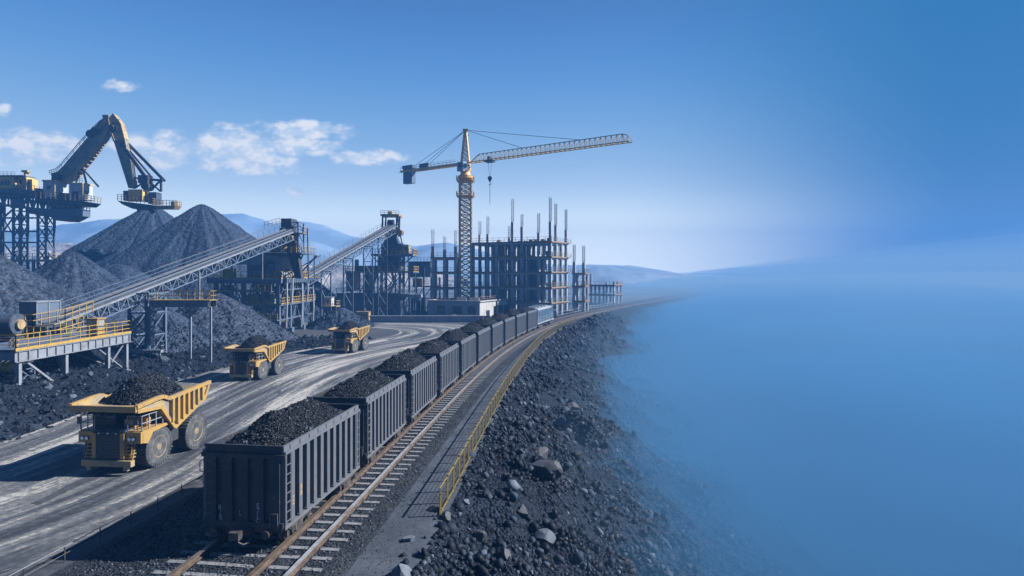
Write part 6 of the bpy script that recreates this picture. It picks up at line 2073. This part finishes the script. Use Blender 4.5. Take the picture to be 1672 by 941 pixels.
for k in range(nj):
    t0, t1 = jt(k), jt(k + 1)
    for a in (-.8, .8):
        b.beam(J(t0, a, 0), J(t1, a, 0), .20)
        b.beam(J(t0, a, 0), J((t0 + t1) / 2, 0, tap(k)), .10); b.beam(J((t0 + t1) / 2, 0, tap(k)), J(t1, a, 0), .10)
    if k < nj - 1: b.beam(J((t0 + t1) / 2, 0, tap(k)), J((t1 + jt(k + 2)) / 2, 0, tap(k + 1)), .18)
    b.beam(J(t0, -.8, 0), J(t1, .8, 0), .08); b.beam(J(t0, -.8, 0), J(t0, .8, 0), .09)
b.build('jib', jib_paint, TC)
b = MB(oo)
for a in (-.7, .7): b.beam(J(-1, a, -.1), J(-23, a, -.1), .32, .55)
for k in range(12): b.beam(J(-1 - k * 2, -.7, 0), J(-3 - k * 2, .7, 0), .12)
b.build('counter_jib', crane_orange, TC)
b = MB(oo); b.rail([J(-3, -.85, .15), J(-23, -.85, .15)], 1.0, 1.4, .06); b.rail([J(-3, .85, .15), J(-23, .85, .15)], 1.0, 1.4, .06); b.build('counter_jib_rail', panel_grey, TC)
b = MB(oo); b.box(J(-20.3, 0, -1.5), (3.4, 1.5, 4.2), m=m3); b.box(J(-20.3, 0, 1.0), (4.0, 1.7, .9), m=m3); b.build('counterweight', crane_blue, TC)
b = MB(oo); b.box(J(-14.2, 0, .7), (3.4, 1.3, 1.4), m=m3); b.build('winch_house', crane_blue, TC)
apex = Vector((cx_, YC, Z(213)))
b = MB(oo)
for t_, h in ((-20, .2), (-15, .2), (-17.5, .2)): b.tube(apex, J(t_, .5 if t_ > -18 else -.5, h), .055, 5, None, False)
for t_, a in ((34, 0), (18, 0)): b.tube(apex + Vector((.3, 0, 0)), J(t_, a, hj), .06, 5, None, False)
b.build('pendant_line', cable_m, TC)
b = MB(oo); tt_ = 8.0
b.box(J(tt_, 0, -.3), (2.0, 1.9, .5), m=m3); b.box(J(tt_, 0, .5), (.7, 1.2, .8), m=m3)
for q in (-.7, .7): b.lathe([(-.95, .25), (.95, .25)], J(tt_ + q, 0, -.35), 'Y', 10)
b.build('trolley', steel_dark, TC)
b = MB(oo); zh = zj - 4.4
for q in (-.55, .55): b.tube(J(tt_ + q, 0, -.5), J(tt_ + q * .3, 0, -4.2), .04, 5, None, False)
b.build('hoist_rope', cable_m, TC)
b = MB(oo); c_ = J(tt_, 0, -4.6); b.lathe([(-.25, .3), (-.25, .55), (.25, .55), (.25, .3)], c_, 'Y', 14); b.box(c_ + Vector((0, 0, -.5)), (.6, .4, .6))
b.path([c_ + Vector(q) for q in ((0, 0, -.7), (0, 0, -1.1), (.28, 0, -1.3), (.25, 0, -1.6), (-.05, 0, -1.7), (-.25, 0, -1.5))], .10, 6)
b.tube(c_ + Vector((0, 0, -1.6)), c_ + Vector((0, 0, -6.6)), .07, 5); b.build('hook_block', steel_dark, TC)

# ------------------------------------------------------------------ concrete frame under construction
def frame_building(label, loc, rz, xs, ys_, floors, z0, tops, rebars, colw=.75, name='concrete_frame', skip=(), inner=True, guards=True, roofx=None):
    root = thing(name, label, 'building frame', loc, rz)
    for iy, y in enumerate(ys_):
        for ix, x in enumerate(xs):
            if (ix, iy) in skip: continue
            zt = tops.get((ix, iy), floors[-1] + .05)
            b = MB(); b.bx(x - colw / 2, x + colw / 2, y - colw / 2, y + colw / 2, z0, zt)
            c_ = b.build('column', concrete, root)
            hb = rebars.get((ix, iy), 0)
            if hb:
                b = MB(); r_ = colw * .36
                for q in ((-1, -1), (1, -1), (1, 1), (-1, 1), (0, -1), (0, 1), (-1, 0), (1, 0)):
                    b.beam((x + q[0] * r_, y + q[1] * r_, zt - .1), (x + q[0] * r_ * 1.05, y + q[1] * r_ * 1.05, zt + hb * random.uniform(.94, 1.03)), .05)
                for k in range(4):
                    z = zt + .3 + k * .35
                    b.beam((x - r_, y - r_, z), (x + r_, y - r_, z), .04); b.beam((x + r_, y - r_, z), (x + r_, y + r_, z), .04)
                b.build('rebar', rebar_m, c_)
    ov = .55
    for k, z in enumerate(floors):
        b = MB(); b.bx(xs[-1] - ov, xs[0] + ov, ys_[0] - ov, ys_[-1] + ov, z - .28, z)
        for x in xs: b.bx(x - .2, x + .2, ys_[0] - ov + .2, ys_[-1] + ov - .2, z - .62, z - .281)
        for y in ys_: b.bx(xs[-1] - ov + .2, xs[0] + ov - .2, y - .18, y + .18, z - .60, z - .282)
        b.build('floor_slab', concrete, root)
        if guards:
            b = MB()
            p = [(xs[-1] - ov + .1, ys_[0] - ov + .1, z), (xs[0] + ov - .1, ys_[0] - ov + .1, z), (xs[0] + ov - .1, ys_[-1] + ov - .1, z)]
            b.rail(p, 1.15, 1.6, .07, 1)
            b.build('guard_rail', timber if k % 2 else rebar_m, root)
            b = MB(); b.bx(xs[-1] - ov, xs[0] + ov, ys_[0] - ov - .06, ys_[0] - ov - .002, z - .24, z + .12); b.bx(xs[0] + ov + .002, xs[0] + ov + .06, ys_[0] - ov - .06, ys_[-1] + ov, z - .24, z + .12)
            b.build('edge_board', timber, root)
    return root


A25 = 25.0
W_, L_ = 21.5, 11.2
fx = [0, -3.1, -7.6, -10.2, -14.6, -17.2, -21.5]
fy_ = [0, 3.7, 7.4, 11.2]
fl = [3.3, 7.1, 10.9, 14.65, 18.4]
tops = {(0, 0): 23.2, (0, 1): 22.6, (0, 3): 21.9, (3, 0): 23.4, (2, 0): 22.2, (1, 0): 20.6, (5, 0): 20.6, (6, 1): 20.8, (4, 2): 20.0}
reb = {(0, 0): 6.0, (0, 1): 5.6, (0, 3): 5.4, (3, 0): 6.0, (2, 0): 3.2, (1, 0): 4.8, (5, 0): 4.6, (6, 1): 3.6, (4, 2): 3.2}
FB = frame_building('large five-storey concrete frame under construction with tall rebar columns', (9.4, 150.0, 0), -R(A25), fx, fy_, fl, -.2, tops, reb, .66)
b = MB(); rr3 = random.Random(8)
for k in range(4):
    for i in range(24):
        x = rr3.uniform(-21, -.4); y = rr3.uniform(.8, 10.8)
        b.beam((x, y, fl[k]), (x, y, fl[k + 1] - .3), .10)
    for i in range(3):
        x = rr3.uniform(-20, -2); b.bx(x - .9, x + .9, 6 + rr3.uniform(-2, 3), 6.3 + rr3.uniform(0, 3), fl[k], fl[k] + rr3.uniform(.8, 2.2))
b.build('shoring_props', rebar_m, FB)
for k in range(3):
    b = MB(); b.bx(-9.6, -5.4, 9.0, 9.2, fl[k], fl[k + 1] - .3); b.build('inner_wall', concrete, FB)
b = MB()
for k in range(24):
    x = rr3.uniform(-21, -.6); y = rr3.uniform(.2, 10); b.bx(x - rr3.uniform(.2, .7), x + .3, y, y + rr3.uniform(.3, .9), fl[4], fl[4] + rr3.uniform(.25, .9))
for k in range(8):
    x = rr3.uniform(-21, -1); q = rr3.choice(fl[1:4]); b.bx(x, x + rr3.uniform(.6, 2.0), -.35, .3, q, q + rr3.uniform(.2, .5))
b.build('formwork_stack', timber, FB)
b = MB()
for k in (1, 2, 3, 4):
    b.bx(.56, 1.5, 10.2, 11.0, fl[k] - .12, fl[k] - .02); b.rail([(1.5, 10.2, fl[k]), (1.5, 11.0, fl[k])], 1.0, .5, .06)
b.build('loading_ledge', tan_paint, FB)

YA_ = 156.0
p = at(744, 445, YA_)
LA = frame_building('three tall rebar-topped columns with two thin decks, left of the crane mast', (p.x, YA_, 0), 0.0,
                    [0, -2.8, -5.8], [0, 5.0], [3.0, 7.0, 10.9, 14.6], -.2,
                    {(0, 0): 17.4, (1, 0): 16.6, (2, 0): 17.4}, {(0, 0): 4.2, (1, 0): 3.4, (2, 0): 4.3}, .8, 'column_frame')
p = at(947, 445, 164)
RA = frame_building('narrow concrete frame with two rebar-topped columns right of the large frame', (p.x + .6, 164, 0), -R(20),
                    [0.4, -2.2], [0, 3.6], [3.2, 7.2, 10.6], -.2, {(0, 0): 13.4, (1, 0): 13.6}, {(0, 0): 4.6, (1, 0): 4.7}, .75, 'column_frame')
p = at(985, 445, 205)
FR = frame_building('small dim unfinished frame far off beside the curving track', (p.x + 3.5, 205, 0), -R(28), [0, -2.5, -5, -8, -11], [0, 4, 8], [3.4, 6.6], -.2,
                    {(0, 0): 7.6, (1, 0): 7.4, (3, 0): 10.4, (0, 1): 7.8}, {}, .5, 'concrete_frame', guards=True)

# low flat building by the track
LB = thing('low_building', 'low flat-roofed concrete building with a pale sunlit end beside the train', 'building', (-7.4, 140.5, 0), -R(25))
hL = 4.0
b = MB()
b.bx(-14.0, 0, 0, .25, .0, 1.1); b.bx(-14.0, 0, 0, .25, 2.9, hL)
for x0, x1 in ((-14, -11.5), (-9.2, -7.2), (-4.6, -3.2), (-1.0, 0)): b.bx(x0, x1, .001, .249, 1.1, 2.9)
b.bx(-14, -13.75, .25, 20, 0, hL); b.bx(-14, 0, 19.75, 20, 0, hL); b.bx(-13.75, -.25, .25, 19.75, hL - .4, hL - .15)
b.build('wall', concrete, LB)
b = MB()
b.bx(-.25, 0.0, .25, 7.0, 0, hL); b.bx(-.25, 0.0, 7.0, 19.7, 2.7, hL)
for y in (9.2, 12.6, 16.0, 19.4): b.bx(-.25, 0.0, y - .3, y + .3, 0, 2.7)
b.build('end_wall', concrete_pale, LB)
b = MB(); b.bx(-.21, -.19, 7, 19.6, .2, 2.7); b.bx(.002, .03, 3.2, 5.0, .4, 1.9)
for x0, x1 in ((-11.5, -9.2), (-7.2, -4.6), (-3.2, -1.0)): b.bx(x0, x1, .12, .16, 1.1, 2.9)
b.build('window', glass, LB)
b = MB(); b.bx(-14.3, .3, -.3, .15, hL + .01, hL + .26); b.bx(-.15, .3, .151, 20.2, hL + .01, hL + .26); b.bx(-14.3, -13.9, .151, 20.2, hL + .01, hL + .26); b.build('parapet', concrete_pale, LB)
b = MB()
for x in (-6.4, -3.0): b.bx(x - 1.4, x + 1.2, 3, 3.2, hL - .1, hL + .8)
b.build('roof_hoarding', concrete_pale, LB)
b = MB(); b.rail([(-13.8, -.1, hL + .26), (0.1, -.1, hL + .26), (.1, 19.8, hL + .26)], .9, 1.2, .06); b.build('handrail', timber, LB)

# bits and pieces between the plant and the building site
rr4 = random.Random(15)
for k, (px, Y_, w_, d_, h_, mt, lab) in enumerate([
        (556, 139, 1.8, 1.6, 1.3, tan_paint, 'brown crate stack on the ground left of the tan container'),
        (741, 137, 1.0, 1.0, 1.3, timber, 'small timber stack in front of the low flat building'),
        (708, 137.5, 2.2, 1.2, .7, timber, 'flat pile of boards at the left corner of the low flat building'),
        (930, 158, 2.0, 1.2, .9, concrete_pale, 'pale block pile at the foot of the large concrete frame'),
        (948, 176, 2.2, 1.2, 1.1, container_m, 'tan block pile beside the narrow concrete frame'),
        (905, 143, 1.1, 1.0, 1.9, concrete_pale, 'small white relay box beside the locomotive')]):
    p = at(px, 445, Y_)
    nm = 'crate_stack' if 'crate' in lab else 'board_stack' if ('timber' in lab or 'boards' in lab) else 'relay_box' if 'relay' in lab else 'block_pile'
    b = MB((p.x, Y_, 0))
    if nm == 'relay_box':
        b.bx(p.x - w_ / 2, p.x + w_ / 2, Y_, Y_ + d_, .15, h_); b.bx(p.x - w_ / 2 - .1, p.x + w_ / 2 + .1, Y_ - .1, Y_ + d_ + .1, h_, h_ + .1); b.bx(p.x - .6, p.x + .6, Y_ - .05, Y_ + d_ + .05, -.05, .15)
    else:
        n_ = 5
        for i in range(n_):
            for j in range(3):
                x = p.x - w_ / 2 + w_ * j / 3
                b.bx(x + .03, x + w_ / 3 - .03 + rr4.uniform(-.1, .02), Y_ + rr4.uniform(0, .15), Y_ + d_ + rr4.uniform(-.15, .1), h_ * i / n_ + .01, h_ * (i + 1) / n_ - .02)
    o = b.build(nm, mt); o.location = (p.x, Y_, 0)
    tag(o, lab, nm.replace('_', ' '))
# line of light posts with a cable beside the far track
lf = thing('trackside_fence', 'thin pale post fence along the far left side of the curving track', 'fence', (20, 160, 0)); oo = Vector(lf.location)
prev = None
s_ = s_of_y(141)
while s_ < s_of_y(235):
    q = track(s_, -4.9)[0]
    b = MB(oo); b.beam(q, q + Vector((0, 0, 1.5)), .10); b.build('post', panel_grey, lf)
    s_ += 3.2
b = MB(oo)
pts_ = [track(s_, -4.9)[0] for s_ in np.arange(s_of_y(141), s_of_y(235), 3.2)]
for z in (.7, 1.4): b.path([q + Vector((0, 0, z)) for q in pts_], .04, 5)
b.build('top_rail', panel_grey, lf)
